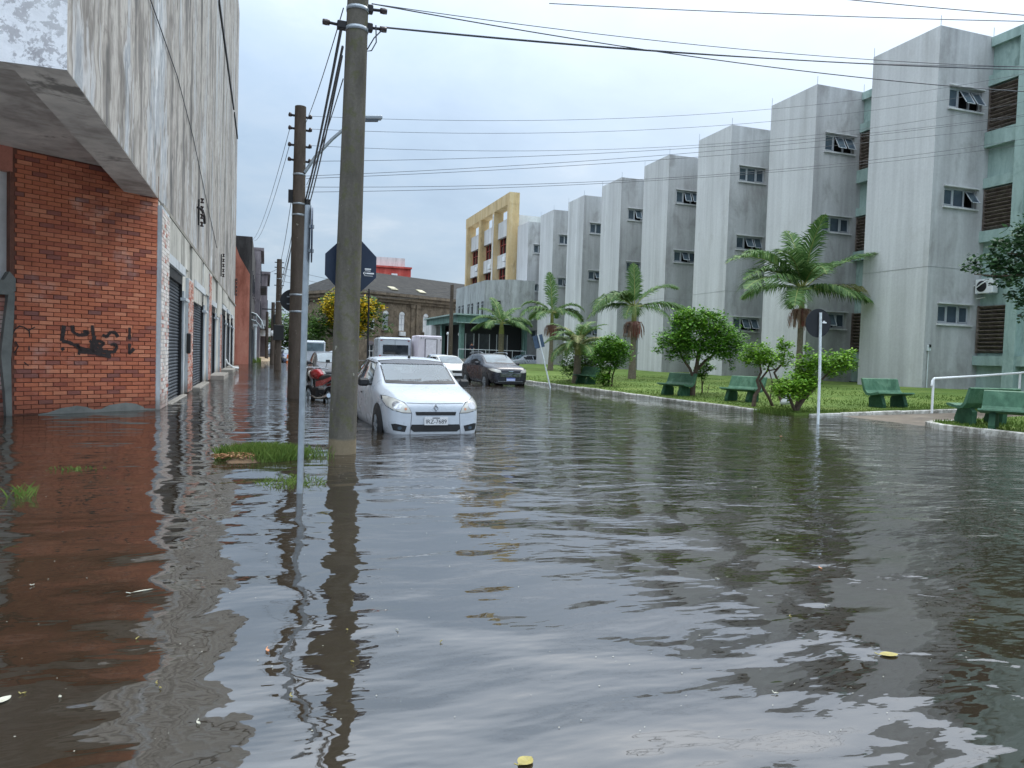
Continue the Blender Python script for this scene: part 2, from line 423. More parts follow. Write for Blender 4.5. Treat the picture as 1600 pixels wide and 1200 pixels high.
M_['pole_conc'] = pole_mat('mossy_concrete_pole', s(98,94,86), s(88,90,58), .55, (s(124,112,92), .2))
M_['pole_wood'] = pole_mat('weathered_pole', s(92,82,74), s(78,74,56), .3)
M_['galv'] = simple('galvanised_steel', s(150,158,164), .45, .5, .12, 12)
M_['galv_white'] = simple('pale_painted_steel', s(206,214,216), .5, 0, .12, 10, dirt=(s(130,120,104), .5))
M_['sign_back'] = simple('dark_sign_back', s(34,46,66), .35, .1, .1, 5)
M_['sign_black'] = simple('black_sign_back', s(28,30,34), .4, .1, .1, 5)
M_['sign_slate'] = simple('slate_sign_back', s(66,84,106), .45, .1, .12, 5)
M_['white'] = simple('white_paint', s(228,230,230), .5, 0, .06, 8)
M_['black'] = simple('black_plastic', s(24,25,27), .5, 0, .2, 8)
M_['rubber'] = simple('rubber', s(26,26,27), .8, 0, .2, 12)
M_['iron'] = simple('dark_iron', s(38,38,40), .6, .4, .2, 12)
M_['porcelain'] = simple('brown_porcelain', s(52,40,38), .25, 0, .15, 10)
M_['wire'] = simple('cable_sheath', s(64,68,74), .6, 0, .1, 3)
M_['shutter'] = streaked('rolled_steel_shutter', [(.3, s(46,50,56)), (.5, s(66,72,80)), (.75, s(92,98,104))], fx=1.4, fz=.3, rough=.5, mud=(s(96,84,68), .1, .5, .4))
M_['door_frame'] = streaked('white_door_frame', [(.3, s(158,162,166)), (.5, s(190,196,200)), (.75, s(214,218,222))], fx=2, fz=.2, mud=(s(110,98,82), .2, .7, .7))
M_['kerb'] = streaked('worn_white_kerb', [(.3, s(130,126,116)), (.45, s(176,174,164)), (.6, s(208,206,198)), (.75, s(222,220,214))], fx=2.5, fz=2.5, mott=(s(96,92,80), 3, .5, .66, .7))
M_['paving'] = streaked('wet_paving', [(.3, s(84,74,64)), (.5, s(112,100,88)), (.75, s(138,126,112))], fx=1, fz=1, rough=.4)
M_['slab'] = streaked('sunken_red_paving', [(.3, s(150,96,78)), (.5, s(176,116,96)), (.75, s(190,136,116))], fx=.8, fz=1)
M_['soil'] = simple('wet_soil', s(104,82,60), .9, var=.3, scale=7, bmp=.02, world=True)
M_['sand'] = simple('sandy_soil', s(168,150,124), .9, var=.2, scale=2, bmp=.02, world=True)
M_['bench'] = streaked('green_bench_paint', [(.3, s(52,88,66)), (.5, s(72,110,86)), (.75, s(104,138,112))], fx=2, fz=1.2, rough=.6, mott=(s(36,66,48), 3, .56, .7, .6))
M_['bench_leg'] = streaked('dark_green_bench_leg', [(.3, s(34,64,48)), (.5, s(48,84,62)), (.75, s(66,104,80))], fx=2, fz=1.2, rough=.7)
M_['glass_dark'] = simple('dark_window_glass', (.02,.025,.03), .06, 0, .3, 2, spec=.6)
M_['glass_pane'] = simple('window_pane_glass', s(70,82,92), .06, 0, .25, 1.5, spec=.7)
M_['alum'] = simple('aluminium_frame', s(190,194,198), .4, .3, .08, 6)
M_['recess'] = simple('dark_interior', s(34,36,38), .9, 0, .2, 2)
M_['louvre'] = streaked('brown_louvre', [(.3, s(78,68,62)), (.5, s(110,98,90)), (.75, s(140,130,122))], fx=3, fz=3)
M_['plastic_bag'] = simple('white_plastic', s(226,228,228), .35, 0, .05, 5)
M_['ac'] = simple('ac_casing', s(220,222,222), .4, 0, .06, 5, dirt=(s(150,140,128), .4))
M_['concrete'] = simple('plain_concrete', s(140,136,128), .9, 0, .2, 3, bmp=.01, world=True, dirt=(s(96,90,80), .5))
M_['float_leaf_y'] = simple('yellow_fallen_leaf', s(150,138,78), .6, 0, .2, 40)
M_['float_leaf_w'] = simple('pale_fallen_leaf', s(176,174,158), .5, 0, .1, 40)
M_['float_leaf_o'] = simple('orange_fallen_leaf', s(196,134,92), .5, 0, .15, 40)
# ================================================================ SETTING
GZ = -0.22          # street level under the flood
mb = MB(); mb.face([(-900,-60,GZ),(900,-60,GZ),(900,1500,GZ),(-900,1500,GZ)])
tag(mb.build('road', M_['asphalt']), 'asphalt street under the flood water', None, kind='structure')
mb = MB(); mb.face([(-90,-14,0),(120,-14,0),(120,104,0),(-90,104,0)])
tag(mb.build('water', M_['water']), 'brown rippled flood water covering the street', None, kind='structure')
# dry far end of the street
mb = MB(); mb.face([(-300,96,.05),(300,96,.05),(300,1400,.05),(-300,1400,.05)]); mb.face([(-300,92,-.2),(300,92,-.2),(300,96,.05),(-300,96,.05)])
tag(mb.build('far_road', M_['asphalt']), 'dry far end of the street', None, kind='structure')
# sunken pavement along the left building
mb = MB(); mb.box((-.75,37.5,-.17),(3.2,58,.12)); mb.box((-6.6,5.,-.17),(8.9,9.8,.12))
tag(mb.build('pavement', M_['paving']), 'sunken pavement along the long building', None, kind='structure')
mb = MB(); mb.prism([(-2.22,17.1,-.11),(-1.3,16.9,-.11),(-1.28,11.0,-.11),(-2.6,8.95,-.11),(-9,8.2,-.11),(-9,12.5,-.11)],(0,0,0),(0,0,.075))
tag(mb.build('corner_pavement', M_['slab']), 'reddish pavement corner just under water', None, kind='structure')

# lawn: gently rising sheet, with its own outline
def lawn_z(x): return min(max(.062+.034*(x-13.4), .05), .5)
def lawn_sheet(name, x0f, x1, y0, y1, nx, ny, label):
    mb = MB(); vs = []; fs = []
    for j in range(ny+1):
        y = y0+(y1-y0)*j/ny
        for i in range(nx+1):
            x0 = x0f(y); t = i/nx; x = x0+(x1-x0)*t
            z = lawn_z(x)+.02*math.sin(x*1.3+y*.7)*min(1, t*8)
            vs.append((x, y, z))
    for j in range(ny):
        for i in range(nx): a = j*(nx+1)+i; fs.append((a,a+1,a+nx+2,a+nx+1))
    # skirt down into the water
    mb.add(vs, fs, 0, True)
    for j in range(ny):
        a, b = vs[j*(nx+1)], vs[(j+1)*(nx+1)]
        mb.face([a,b,(b[0],b[1],-.2),(a[0],a[1],-.2)])
    for i in range(nx):
        a, b = vs[i], vs[i+1]; mb.face([a,b,(b[0],b[1],-.2),(a[0],a[1],-.2)])
        a, b = vs[ny*(nx+1)+i], vs[ny*(nx+1)+i+1]; mb.face([a,b,(b[0],b[1],-.2),(a[0],a[1],-.2)])
    return tag(mb.build(name, M_['lawn']), label, None, kind='structure')
def kx(y):   # street-side edge of the lawn
    if y < 17.6: return 13.42+(17.6-y)*.06
    return 13.5-(y-17.6)*.0085
lawn_sheet('lawn', kx, 30.2, 16.3, 71.0, 26, 60, 'green lawn between kerb and grey towers')
def kx2(y): return 14.62+max(0, (y-12.6))*.5
lawn_sheet('lawn', kx2, 30.2, 4.0, 13.5, 20, 16, 'small lawn patch by the two near benches')
mb = MB(); n_ = 14
for i in range(n_):
    xa, xb = 13.4+i*1.2, 14.6+i*1.2
    za = -.09+.026*(xa-13.4)+.05; zb = -.09+.026*(xb-13.4)+.05
    mb.face([(xa,13.5,za),(xb,13.5,zb),(xb,16.3,zb),(xa,16.3,za)])
tag(mb.build('path', M_['paving']), 'wet paved path between the two lawns', None, kind='structure')

# kerbs made of single stones
def kerb_line(root, pts, gap=.012, L=1.0):
    for a, b in zip(pts[:-1], pts[1:]):
        a, b = Vector(a), Vector(b); n = max(1, round((b-a).length/L))
        for i in range(n):
            p, q = a.lerp(b, i/n), a.lerp(b, (i+1)/n)
            mid = (p+q)/2; d = (q-p); ln = d.length-gap
            m = MB(); m.box((0,0,0), (.13, ln, .3), 0, None, .02)
            o = m.build('kerb_stone', M_['kerb'], root)
            o.location = (mid.x, mid.y, mid.z-.15+rng.uniform(-.012,.012))
            o.rotation_euler = (math.atan2(d.z, math.hypot(d.x,d.y)), 0, math.atan2(-d.x, d.y)+rng.uniform(-.012,.012))
k1 = empty('kerb', (0,0,0)); tag(k1, 'worn white kerb stones along the lawn', None, kind='structure')
kerb_line(k1, [(13.43,17.6,.055),(13.35,28,.055),(13.2,44,.05),(13.05,62,.05)])
kerb_line(k1, [(13.95,16.22,.06),(16,16.2,.12),(19.2,16.22,.22)])
k2 = empty('kerb', (0,0,0)); tag(k2, 'white kerb stones around the near lawn patch', None, kind='structure')
kerb_line(k2, [(14.55,4.5,.13),(14.56,12.7,.13),(14.95,13.4,.12),(17.2,13.56,.16)])

# grass as real blades near the kerb and between the benches
def blades(mb, n, sampler, h0, h1, wdt=.012, lean=.5):
    for _ in range(n):
        x, y, z = sampler(); h = rng.uniform(h0, h1); a = rng.uniform(0, 6.283); b = rng.uniform(0, 6.283)
        dx_, dy_ = math.cos(a)*wdt, math.sin(a)*wdt; lx, ly = math.cos(b)*h*lean*rng.random(), math.sin(b)*h*lean*rng.random()
        mb.face([(x-dx_,y-dy_,z-.01),(x+dx_,y+dy_,z-.01),(x+lx*.5+dx_*.7,y+ly*.5+dy_*.7,z+h*.6),(x+lx,y+ly,z+h)])
mb = MB()
def smp1():
    y = 16.3+(rng.random()**1.8)*26; x = kx(y)+.1+(rng.random()**1.5)*10; return x, y, lawn_z(x)
def smp2():
    y = rng.uniform(9.5, 13.4); x = kx2(y)+.1+(rng.random()**1.4)*6; return x, y, lawn_z(x)
blades(mb, 15000, smp1, .02, .06, .014); blades(mb, 5000, smp2, .03, .08, .012)
def smp3():
    y = rng.uniform(16.4, 17.5); x = kx(y)-.35+rng.random()*.8; return x, y, .0
blades(mb, 900, smp3, .06, .16, .012)
tag(mb.build('lawn_grass', M_['blade']), 'short grass blades growing on the lawn', None, kind='stuff')

# grass island round the thin sign post
mb = MB(); vs = []; fs = []; N = 26
for j in range(7):
    r = j/6
    for i in range(N):
        a = 2*math.pi*i/N; k = 1+.16*math.sin(3*a+1)+.1*math.sin(5*a)
        vs.append((-.12+math.cos(a)*r*.46*k, 9.78+math.sin(a)*r*.5*k, .06*(1-r**2)-.05*(r>.99)-.012*r+.012*math.sin(a*7+j)))
for j in range(6):
    for i in range(N): fs.append((j*N+i, j*N+(i+1)%N, (j+1)*N+(i+1)%N, (j+1)*N+i))
mb.add(vs, fs, 0, True)
tag(mb.build('soil_mound', M_['soil']), 'small soil mound with dead leaves rising from the flood', None, kind='structure')
mb = MB()
def isl():
    while True:
        a = rng.uniform(0,6.283); r = math.sqrt(rng.random()); x = -.02+math.cos(a)*r*.56; y = 9.85+math.sin(a)*r*.5
        if y < 9.72 and x < -.08 and rng.random() < .9: continue
        return x, y, .045*(1-r*r)
blades(mb, 4200, isl, .04, .15, .006, .9)
def isl2():
    a = rng.uniform(0,6.283); r = rng.random()**.8; return .28+math.cos(a)*r*.36, 7.95+math.sin(a)*r*.42, -.01
blades(mb, 420, isl2, .02, .06, .004, 1.6)
def isl3():
    a = rng.uniform(0,6.283); r = rng.random(); return .62+math.cos(a)*r*.3, 9.9+math.sin(a)*r*.5, -.01
blades(mb, 160, isl3, .04, .16, .004, .8)
def isl4():
    a = rng.uniform(0,6.283); r = rng.random(); return -1.95+math.cos(a)*r*.3, 9.1+math.sin(a)*r*.18, -.01
blades(mb, 110, isl4, .015, .045, .004, 1.6)
def isl5():
    a = rng.uniform(0,6.283); r = rng.random(); return -2.05+math.cos(a)*r*.14, 7.6+math.sin(a)*r*.2, -.01
blades(mb, 70, isl5, .04, .13, .003, 1.2)
tag(mb.build('flooded_grass', M_['blade']), 'grass tufts sticking out of the flood water', None, kind='stuff')
mb = MB()
for _ in range(240):
    a = rng.uniform(0,6.283); r = math.sqrt(rng.random()); x = -.34+math.cos(a)*r*.28; y = 9.55+math.sin(a)*r*.17
    L = rng.uniform(.03,.08); q = rng.uniform(0,6.28); z = .05+rng.random()*.035
    mb.face([(x,y,z),(x+L*.4*math.cos(q+.5),y+L*.4*math.sin(q+.5),z+.01),(x+L*math.cos(q),y+L*math.sin(q),z-.005),(x+L*.4*math.cos(q-.5),y+L*.4*math.sin(q-.5),z+.006)])
M_['litter'] = leafy('dry_leaf_litter', [(.1, s(96,66,46)), (.5, s(150,112,78)), (.9, s(186,152,116))], .8, .05)
tag(mb.build('leaf_litter', M_['litter']), 'dead brown leaves heaped on the soil mound', None, kind='stuff')

# ================================================================ LEFT CORNER BUILDING
XL = -2.19
root = empty('corner_building', (-2.19,17.15,GZ), 0, 'tall stained concrete building with red brick chamfered corner', 'building')
def loc(o):   # meshes are written in world coordinates: cancel the root offset
    o.matrix_parent_inverse = Matrix.Translation(root.location).inverted(); return o
mb = MB()
mb.face([(XL,9.69,4.47),(XL,58,4.40),(XL,58,25.5),(XL,9.69,25.5)])
mb.face([(XL,58,GZ),(-16,58,GZ),(-16,58,25.5),(XL,58,25.5)])
mb.face([(XL,9.69,25.5),(XL,58,25.5),(-16,58,25.5),(-16,9.69,25.5)])
loc(mb.build('upper_wall', M_['left_wall'], root))
mb = MB(); mb.face([(XL,9.69,4.47),(XL,9.69,25.5),(-16,9.69,25.5),(-16,9.69,4.47)])
loc(mb.build('front_wall', M_['peel'], root))
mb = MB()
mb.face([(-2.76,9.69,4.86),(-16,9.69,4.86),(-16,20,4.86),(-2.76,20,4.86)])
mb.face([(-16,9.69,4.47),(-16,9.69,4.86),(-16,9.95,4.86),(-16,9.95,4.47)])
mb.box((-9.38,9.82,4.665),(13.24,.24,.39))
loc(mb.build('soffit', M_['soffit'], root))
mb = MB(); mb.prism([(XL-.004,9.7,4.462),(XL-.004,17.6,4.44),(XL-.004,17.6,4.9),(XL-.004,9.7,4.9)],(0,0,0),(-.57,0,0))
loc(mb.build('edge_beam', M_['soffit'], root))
# ledge line between lower and upper wall, and drip mould
mb = MB(); mb.box((XL+.02,37.8,4.36),(.10,40.6,.09)); loc(mb.build('ledge', M_['concrete'], root))
mb = MB(); mb.bar((XL+.03,35.0,16.3),(XL+.03,50.4,16.38),.08,.2); mb.bar((XL+.03,51.6,16.4),(XL+.03,57,16.3),.08,.2)
loc(mb.build('wall_channel', M_['iron'], root))
# lower street wall with real door openings
holes = [(1.5,-GZ-.22,4.75,3.25-GZ),(8.1,0,11.9,3.2-GZ),(15.3,0,18.4,3.05-GZ),(23.9,0,27.2,3.3-GZ),(29.3,0,32.2,3.3-GZ),(34.5,0,37.0,3.2-GZ)]
holes = [(a,0 if b < .01 else b,c,d) for a,b,c,d in holes]
mb = MB(); mb.wall((XL,17.15,GZ),(0,1,0),(1,0,0),40.85,4.4-GZ,holes,.10,0)
loc(mb.build('street_wall', M_['left_lower'], root))
for i, (a,b,c,d) in enumerate(holes):
    m = MB(); y0, y1, zt = 17.15+a, 17.15+c, GZ+d
    m.face([(XL-.095,y0,GZ),(XL-.095,y1,GZ),(XL-.095,y1,zt),(XL-.095,y0,zt)], 0)
    nsl = int((zt-GZ)/.085)
    for k in range(nsl):
        z = GZ+k*.085
        pr = [(0,0),(.035,.02),(.042,.05),(.02,.08)]
        for (xa,za),(xb,zb) in zip(pr[:-1],pr[1:]):
            m.face([(XL-.088+xa,y0+.1,z+za),(XL-.088+xa,y1-.1,z+za),(XL-.088+xb,y1-.1,z+zb),(XL-.088+xb,y0+.1,z+zb)], 0)
    for yy in (y0+.05, y1-.05): m.box((XL-.03,yy,(zt+GZ)/2),(.10,.1,zt-GZ-.01),1)
    m.box((XL-.03,(y0+y1)/2,zt-.13),(.11,y1-y0-.22,.24),1)
    o = loc(m.build('roller_shutter', [M_['shutter'], M_['iron']], root))
    # masonry trim
    m = MB()
    m.box((XL+.02,y1+.2,1.3),(.08,.34,3.1+GZ*0),0)
    m.box((XL+.03,(y0+y1)/2,zt+.12),(.10,y1-y0+.5,.22),0)
    m.box((XL+.06,y1+.35,2.62),(.14,1.0,.08),0)
    loc(m.build('door_frame', M_['door_frame'], root))
# upper panels (flat plaster boards hung over the doors)
for y0,y1,z0,z1 in [(18.3,23.3,3.5,4.3),(24.2,28.0,2.75,4.3),(28.6,33.0,3.3,4.3),(36.5,40.2,2.75,4.3),(41,46,3.6,4.3)]:
    m = MB(); m.box((XL+.03,(y0+y1)/2,(z0+z1)/2),(.055,y1-y0,z1-z0)); loc(m.build('plaster_panel', M_['left_lower'], root))
# brick piers on the street side
def pier(y0, y1, z0, z1, mat, name):
    m = MB(); m.box((XL+.027,(y0+y1)/2,(z0+z1)/2),(.1,y1-y0,z1-z0),1)
    nc = int((z1-z0)/.083)
    for k in range(nc):
        z = z0+k*.083+.0415; off = (k % 2)*.12; y = y0-off
        while y < y1:
            a, b = max(y, y0)+.006, min(y+.24, y1)-.006
            if b-a > .03: m.box((XL+.075+rng.uniform(-.004,.004),(a+b)/2,z),(.03,b-a,.070))
            y += .245
    o = loc(m.build(name, [mat, M_['door_frame']], root)); o['kind'] = 'stuff'
pier(17.16,18.45,.0,4.30,M_['brick_white'],'whitewashed_brick_pier')
pier(23.0,24.4,.02,3.3,M_['brick_mixed'],'brick_pier')
pier(31.0,32.3,.02,4.2,M_['brick_mixed'],'brick_pier')
pier(38.6,39.8,.02,3.0,M_['brick_mixed'],'brick_pier')
# door steps
for (y0,y1,dd,zt) in [(18.6,22.1,.16,.03),(25.2,29.2,.25,.06),(32.2,36.0,.6,.18),(41,44.6,.6,.16),(46.4,49.6,.6,.16)]:
    m = MB(); m.box((XL+dd/2,(y0+y1)/2,zt/2-.1),(dd,y1-y0,zt+.2),0,None,.02); loc(m.build('door_step', M_['concrete'], root))
m = MB(); m.box((XL+.12,22.75,1.43),(.1,.22,.58),0,None,.02); loc(m.build('wall_box', M_['black'], root))
m = MB(); m.tube([(XL+.03,13.0,8.2),(XL+.03,15.5,7.85),(XL+.03,20,7.95),(XL+.03,24.2,7.6),(XL+.03,31,6.5),(XL+.03,36,5.8)],.012,6); loc(m.build('wall_cable', M_['wire'], root))
m = MB(); m.tube([(XL+.05,45.4,.6),(XL+.12,45.5,.4),(XL+.4,45.9,.15),(XL+.7,46.2,.1)],.05,8); loc(m.build('drain_pipe', M_['white'], root))

# chamfered brick corner, brick by brick
C = Vector((XL,17.15,0)); dB = Vector((-2.35,-1.6,0)).normalized(); nB = Vector((-dB.y, dB.x, 0))
if nB.y > 0: nB = -nB
def bp(s_, z, off=0.0): return C+dB*s_+nB*off+Vector((0,0,z))
def quadbox(mb, s0, s1, z0, z1, o0, o1, m=0):
    P = [bp(s0,z0,o0),bp(s1,z0,o0),bp(s1,z1,o0),bp(s0,z1,o0)]; Q = [bp(s0,z0,o1),bp(s1,z0,o1),bp(s1,z1,o1),bp(s0,z1,o1)]
    mb.face(P[::-1],m); mb.face(Q,m)
    for i in range(4): mb.face([P[i],P[(i+1)%4],Q[(i+1)%4],Q[i]],m)
mb = MB()
quadbox(mb, -.02, 2.66, GZ, 4.9, -.35, -.018)
bw = loc(mb.build('brick_wall', M_['mortar'], root))
BH, BL = .083, .247
angB = math.atan2(dB.y, dB.x)
MB_var = []
for k in range(5):
    m = MB(); m.box((0,0,0), (BL-.012, .035, BH-.013), 0, None, .004)
    q = m.build('brick', M_['brick']); MB_var.append(q.data); bpy.data.objects.remove(q)
rest = MB(); cand = []
ncrs = int((4.84-.02)/BH)
for k in range(ncrs):
    z = .02+BH*(k+.5); off = BL/2*(k % 2)
    s_ = -off
    while s_ < 2.63:
        a, b = max(s_, 0.0), min(s_+BL, 2.63)
        if b-a > .05: cand.append((k, z, (a+b)/2, b-a))
        s_ += BL
cnt = 0
for (k, z, sc_, ln) in sorted(cand, key=lambda t: (t[0] > 30, abs(t[1]-1.3))):
    depth = rng.uniform(-.006,.004)
    if cnt < 300 and ln > BL-.01:
        o = bpy.data.objects.new('brick', MB_var[cnt % 5]); col.objects.link(o); o.parent = bw
        o.matrix_parent_inverse = Matrix.Translation(root.location).inverted() @ Matrix.Identity(4)
        o.location = bp(sc_, z+rng.uniform(-.003,.003), -.012+depth); o.rotation_euler = (0, rng.uniform(-.008,.008), angB)
        o.matrix_parent_inverse = Matrix.Identity(4)
        cnt += 1
    else:
        Mr = Matrix.Rotation(angB, 3, 'Z')
        rest.box(bp(sc_, z, -.012+depth), (ln-.012,.035,BH-.013), 0, Mr)
o = loc(rest.build('brickwork', M_['brick'], root)); o['kind'] = 'stuff'
# cement patch at the foot
def wallpoly(mb, pts, o0, o1, m=0):
    P = [bp(a,z,o0) for a,z in pts]; Q = [bp(a,z,o1) for a,z in pts]; n = len(pts)
    mb.face(Q,m)
    for i in range(n): mb.face([P[i],P[(i+1)%n],Q[(i+1)%n],Q[i]],m)
mb = MB()
wallpoly(mb, [(.3,-.2),(.25,.06),(.42,.14),(.62,.17),(.95,.13),(1.1,.06),(1.25,.05),(1.38,.11),(1.55,.14),(1.85,.1),(2.05,.03),(2.35,-.02),(2.63,-.02),(2.63,-.2)], -.02, .02)
wallpoly(mb, [(0,-.2),(0,.02),(.3,.04),(.3,-.2)], -.02, .008)
loc(mb.build('cement_patch', M_['cement'], root))
# walled-up opening at the left edge of the picture
mb = MB()
quadbox(mb, 2.66, 5.2, 4.42, 4.9, -.35, 0.0, 0)
quadbox(mb, 3.9, 5.2, GZ, 4.42, -.35, 0.0, 0)
loc(mb.build('opening_surround', M_['brick_mixed'], root))
mb = MB(); quadbox(mb, 2.66, 3.9, 2.35, 4.42, -.34, -.16); loc(mb.build('opening_board', M_['white_wall'], root))
mb = MB(); quadbox(mb, 2.635, 2.70, 2.3, 4.42, -.3, .004); loc(mb.build('opening_jamb', M_['mortar'], root))
mb = MB()
wallpoly(mb, [(2.62,2.28),(2.62,2.5),(2.72,2.62),(2.80,2.46),(3.9,2.44),(3.9,2.2),(2.72,2.2)], -.3, .05)
wallpoly(mb, [(2.66,.0),(2.68,1.0),(2.64,1.7),(2.62,2.25),(2.72,2.25),(2.78,1.7),(2.84,1.1),(2.78,.5),(2.74,-.2),(2.66,-.2)], -.3, .02)
loc(mb.build('opening_sill', M_['cement'], root))
m = MB()
for k in range(28):
    z = -.05+k*.08; s_ = 2.7-(k%2)*.1
    while s_ < 3.9:
        Mr = Matrix.Rotation(angB, 3, 'Z'); m.box(bp(s_+.12, z, -.13), (.23,.04,.066), 0, Mr); s_ += .245
quadbox(m, 2.66, 3.9, GZ, 2.3, -.34, -.14, 1)
o = loc(m.build('infill_bricks', [M_['brick_mixed'], M_['mortar']], root)); o['kind'] = 'stuff'
# spray-painted scribble, traced as thin paint strokes on the bricks
def pix_brick(cx, cy):   # enlarged-crop pixel (4x, origin 0,450) -> wall (s, z)
    px, py = cx/4, 450+cy/4
    F_ = Fw+U*((px-800)/FPX)+V*((py-600)/FPX)
    t = (C-Vector((0,0,1.4))).dot(nB)/F_.dot(nB); q = Vector((0,0,1.4))+F_*t
    return (q-C).dot(dB), q.z
strokes = [[(75,290),(90,260),(120,238),(150,245),(175,265),(215,245)],[(180,265),(185,305)],[(95,335),(112,365),(90,405)],[(180,365),(180,388)],[(150,465),(175,485)],
 [(395,235),(390,300),(385,330)],[(400,240),(395,275)],[(388,330),(430,340),(480,365),(540,385),(600,400),(650,395),(710,400),(730,370),(715,350),(690,355)],
 [(450,235),(455,275),(490,295),(540,290),(550,275),(520,270)],[(575,235),(580,290),(600,350),(640,385)],[(590,300),(570,360),(580,400),(610,330),(650,345),(620,370)],
 [(480,350),(500,380),(490,415)],[(640,295),(665,305),(690,275),(720,280),(735,305)],[(808,250),(808,320)],[(808,350),(805,410),(835,380)],[(385,375),(395,388)],[(500,400),(600,410),(690,430)],[(470,350),(490,375),(530,395),(560,395)],[(560,330),(600,380),(690,410)]]
M_['spray'] = simple('black_spray_paint', s(48,36,34), .7, var=.3, scale=20)
for k, st_ in enumerate(strokes):
    wd = .012 if k < 5 else .03
    m = MB()
    pts = [pix_brick(*p) for p in st_]
    fine = []
    for a, b in zip(pts[:-1], pts[1:]):
        for t in (0,.33,.66): fine.append((a[0]+(b[0]-a[0])*t, a[1]+(b[1]-a[1])*t))
    fine.append(pts[-1])
    for i in range(len(fine)-1):
        a, b = Vector((*fine[i],0)), Vector((*fine[i+1],0)); d = (b-a)
        if d.length < 1e-5: continue
        d.normalize(); nn = Vector((-d.y,d.x,0))*wd*rng.uniform(.75,1.2); a2 = a-d*.006; b2 = b+d*.006
        m.face([bp(q.x,q.y,.0135+.0004*(k%6)) for q in (a2-nn,b2-nn,b2+nn,a2+nn)])
    loc(m.build('graffiti_stroke', M_['spray'], root))

# insulator racks bolted on the wall
def insulator_rack(y, z, n, label, arm=True, sc_=1.0):
    r = empty('insulator_rack', (XL+.02,y,z), 0, label, 'insulator', 'insulator racks on the long wall')
    m = MB(); m.bar((.03,0,-.42*sc_),(.03,0,.42*sc_),.05,.05)
    if arm: m.tube([(.03,-.3,.1),(.1,0,.12),(.12,.3,.1),(.14,.75,.0),(.14,.95,-.2)],.045,8)
    m.build('bracket', M_['iron'], r)
    for k in range(n):
        zz = (.38-.76*k/(max(1,n-1)))*sc_
        q = MB(); q.lathe((.13,0,zz),[(.0,-.085),(.05,-.08),(.06,-.05),(.03,-.02),(.03,.02),(.06,.05),(.05,.08),(0,.085)],12); q.build('insulator', M_['porcelain'], r)
insulator_rack(26.25,5.72,4,'insulator rack with curved iron arm on stained wall')
insulator_rack(39.2,5.35,5,'upright insulator rack halfway along the stained wall', False, 1.3)
insulator_rack(56.4,5.6,5,'farthest insulator rack at the end of the stained wall', False, 1.4)
# ================================================================ GREY TOWER BUILDING
XT, XG, ZT = 26.9, 30.0, 15.9
TOW = [24.5+7.37*i for i in range(8)]      # near (camera-side) face of every tower
hosp = empty('tower_building', (30,24,.3), 0, 'long mint green building with eight projecting grey concrete towers', 'building')
def hp(o): o.matrix_parent_inverse = Matrix.Translation(hosp.location).inverted(); return o
mb = MB()
mb.face([(XG,5,0),(XG,84,0),(XG,84,ZT-.05),(XG,5,ZT-.05)])
mb.face([(XG,5,0),(XG,5,ZT-.05),(46,5,ZT-.05),(46,5,0)]); mb.face([(XG,84,0),(XG,84,ZT-.05),(46,84,ZT-.05),(46,84,0)])
mb.face([(XG,5,ZT-.05),(XG,84,ZT-.05),(46,84,ZT-.05),(46,5,ZT-.05)])
hp(mb.build('main_wall', M_['green_wall'], hosp))
mb = MB(); mb.box((XG-.06,44,.34),(.1,79,.36)); hp(mb.build('plinth', M_['recess'], hosp))
WZ = [(3.34,4.16),(8.4,9.2),(12.58,13.47)]
def tower_window(y, x0, x1, z0, z1, states, par):
    """recessed three-light window; open lights are tilted out at the bottom"""
    m = MB(); W = x1-x0; H = z1-z0; yb = y+.16
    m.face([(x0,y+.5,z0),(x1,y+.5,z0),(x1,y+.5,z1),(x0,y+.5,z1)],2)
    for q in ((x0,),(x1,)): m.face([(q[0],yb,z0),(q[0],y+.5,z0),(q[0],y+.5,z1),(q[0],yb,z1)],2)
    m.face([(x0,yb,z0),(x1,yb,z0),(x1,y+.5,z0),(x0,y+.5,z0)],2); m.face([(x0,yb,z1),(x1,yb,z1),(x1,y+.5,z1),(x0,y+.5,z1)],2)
    t = .06
    m.box(((x0+x1)/2,yb,z0+t/2),(W,.07,t),0); m.box(((x0+x1)/2,yb,z1-t/2),(W,.07,t),0)
    for k in range(4): m.box((x0+W*k/3+(t/2 if k==0 else -t/2 if k==3 else 0),yb,(z0+z1)/2),(t if k in (0,3) else .09,.066,H-2*t),0)
    for k, stt in enumerate(states):
        a, b = x0+W*k/3+.055, x0+W*(k+1)/3-.055; ang = stt
        cs, sn = math.cos(ang), math.sin(ang); h = H-2*t-.01; zt = z1-t-.005
        P = lambda u, v: (u, yb-.03-v*sn, zt-v*cs)
        m.face([P(a,0),P(b,0),P(b,h),P(a,h)],1)
        if ang > .02 or k != 1:
            f_ = .035
            for (u0,u1,v0,v1) in ((a,a+f_,0,h),(b-f_,b,0,h),(a,b,h-f_,h),(a,b,0,f_)):
                A = [P(u0,v0),P(u1,v0),P(u1,v1),P(u0,v1)]; D = Vector((0,-.025*cs,.025*sn))
                m.prism(A,(0,0,0),D,0)
    # sill and hood
    m.box(((x0+x1)/2,y-.03,z0-.06),(W+.14,.12,.07),3); m.box(((x0+x1)/2+.02,y-.03,z1+.05),(W+.14,.13,.06),3)
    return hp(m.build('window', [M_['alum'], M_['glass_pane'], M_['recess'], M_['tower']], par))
rs = random.Random(3)
OPEN = {(0,2):(0,.55,.55),(0,1):(0,0,.6),(0,0):(0,0,0),(1,2):(0,.5,.5),(1,1):(0,0,0),(1,0):(.1,.4,.05),(2,2):(0,0,0),(2,1):(0,.5,.4),(3,2):(0,.45,.45),(3,1):(0,.5,.05)}
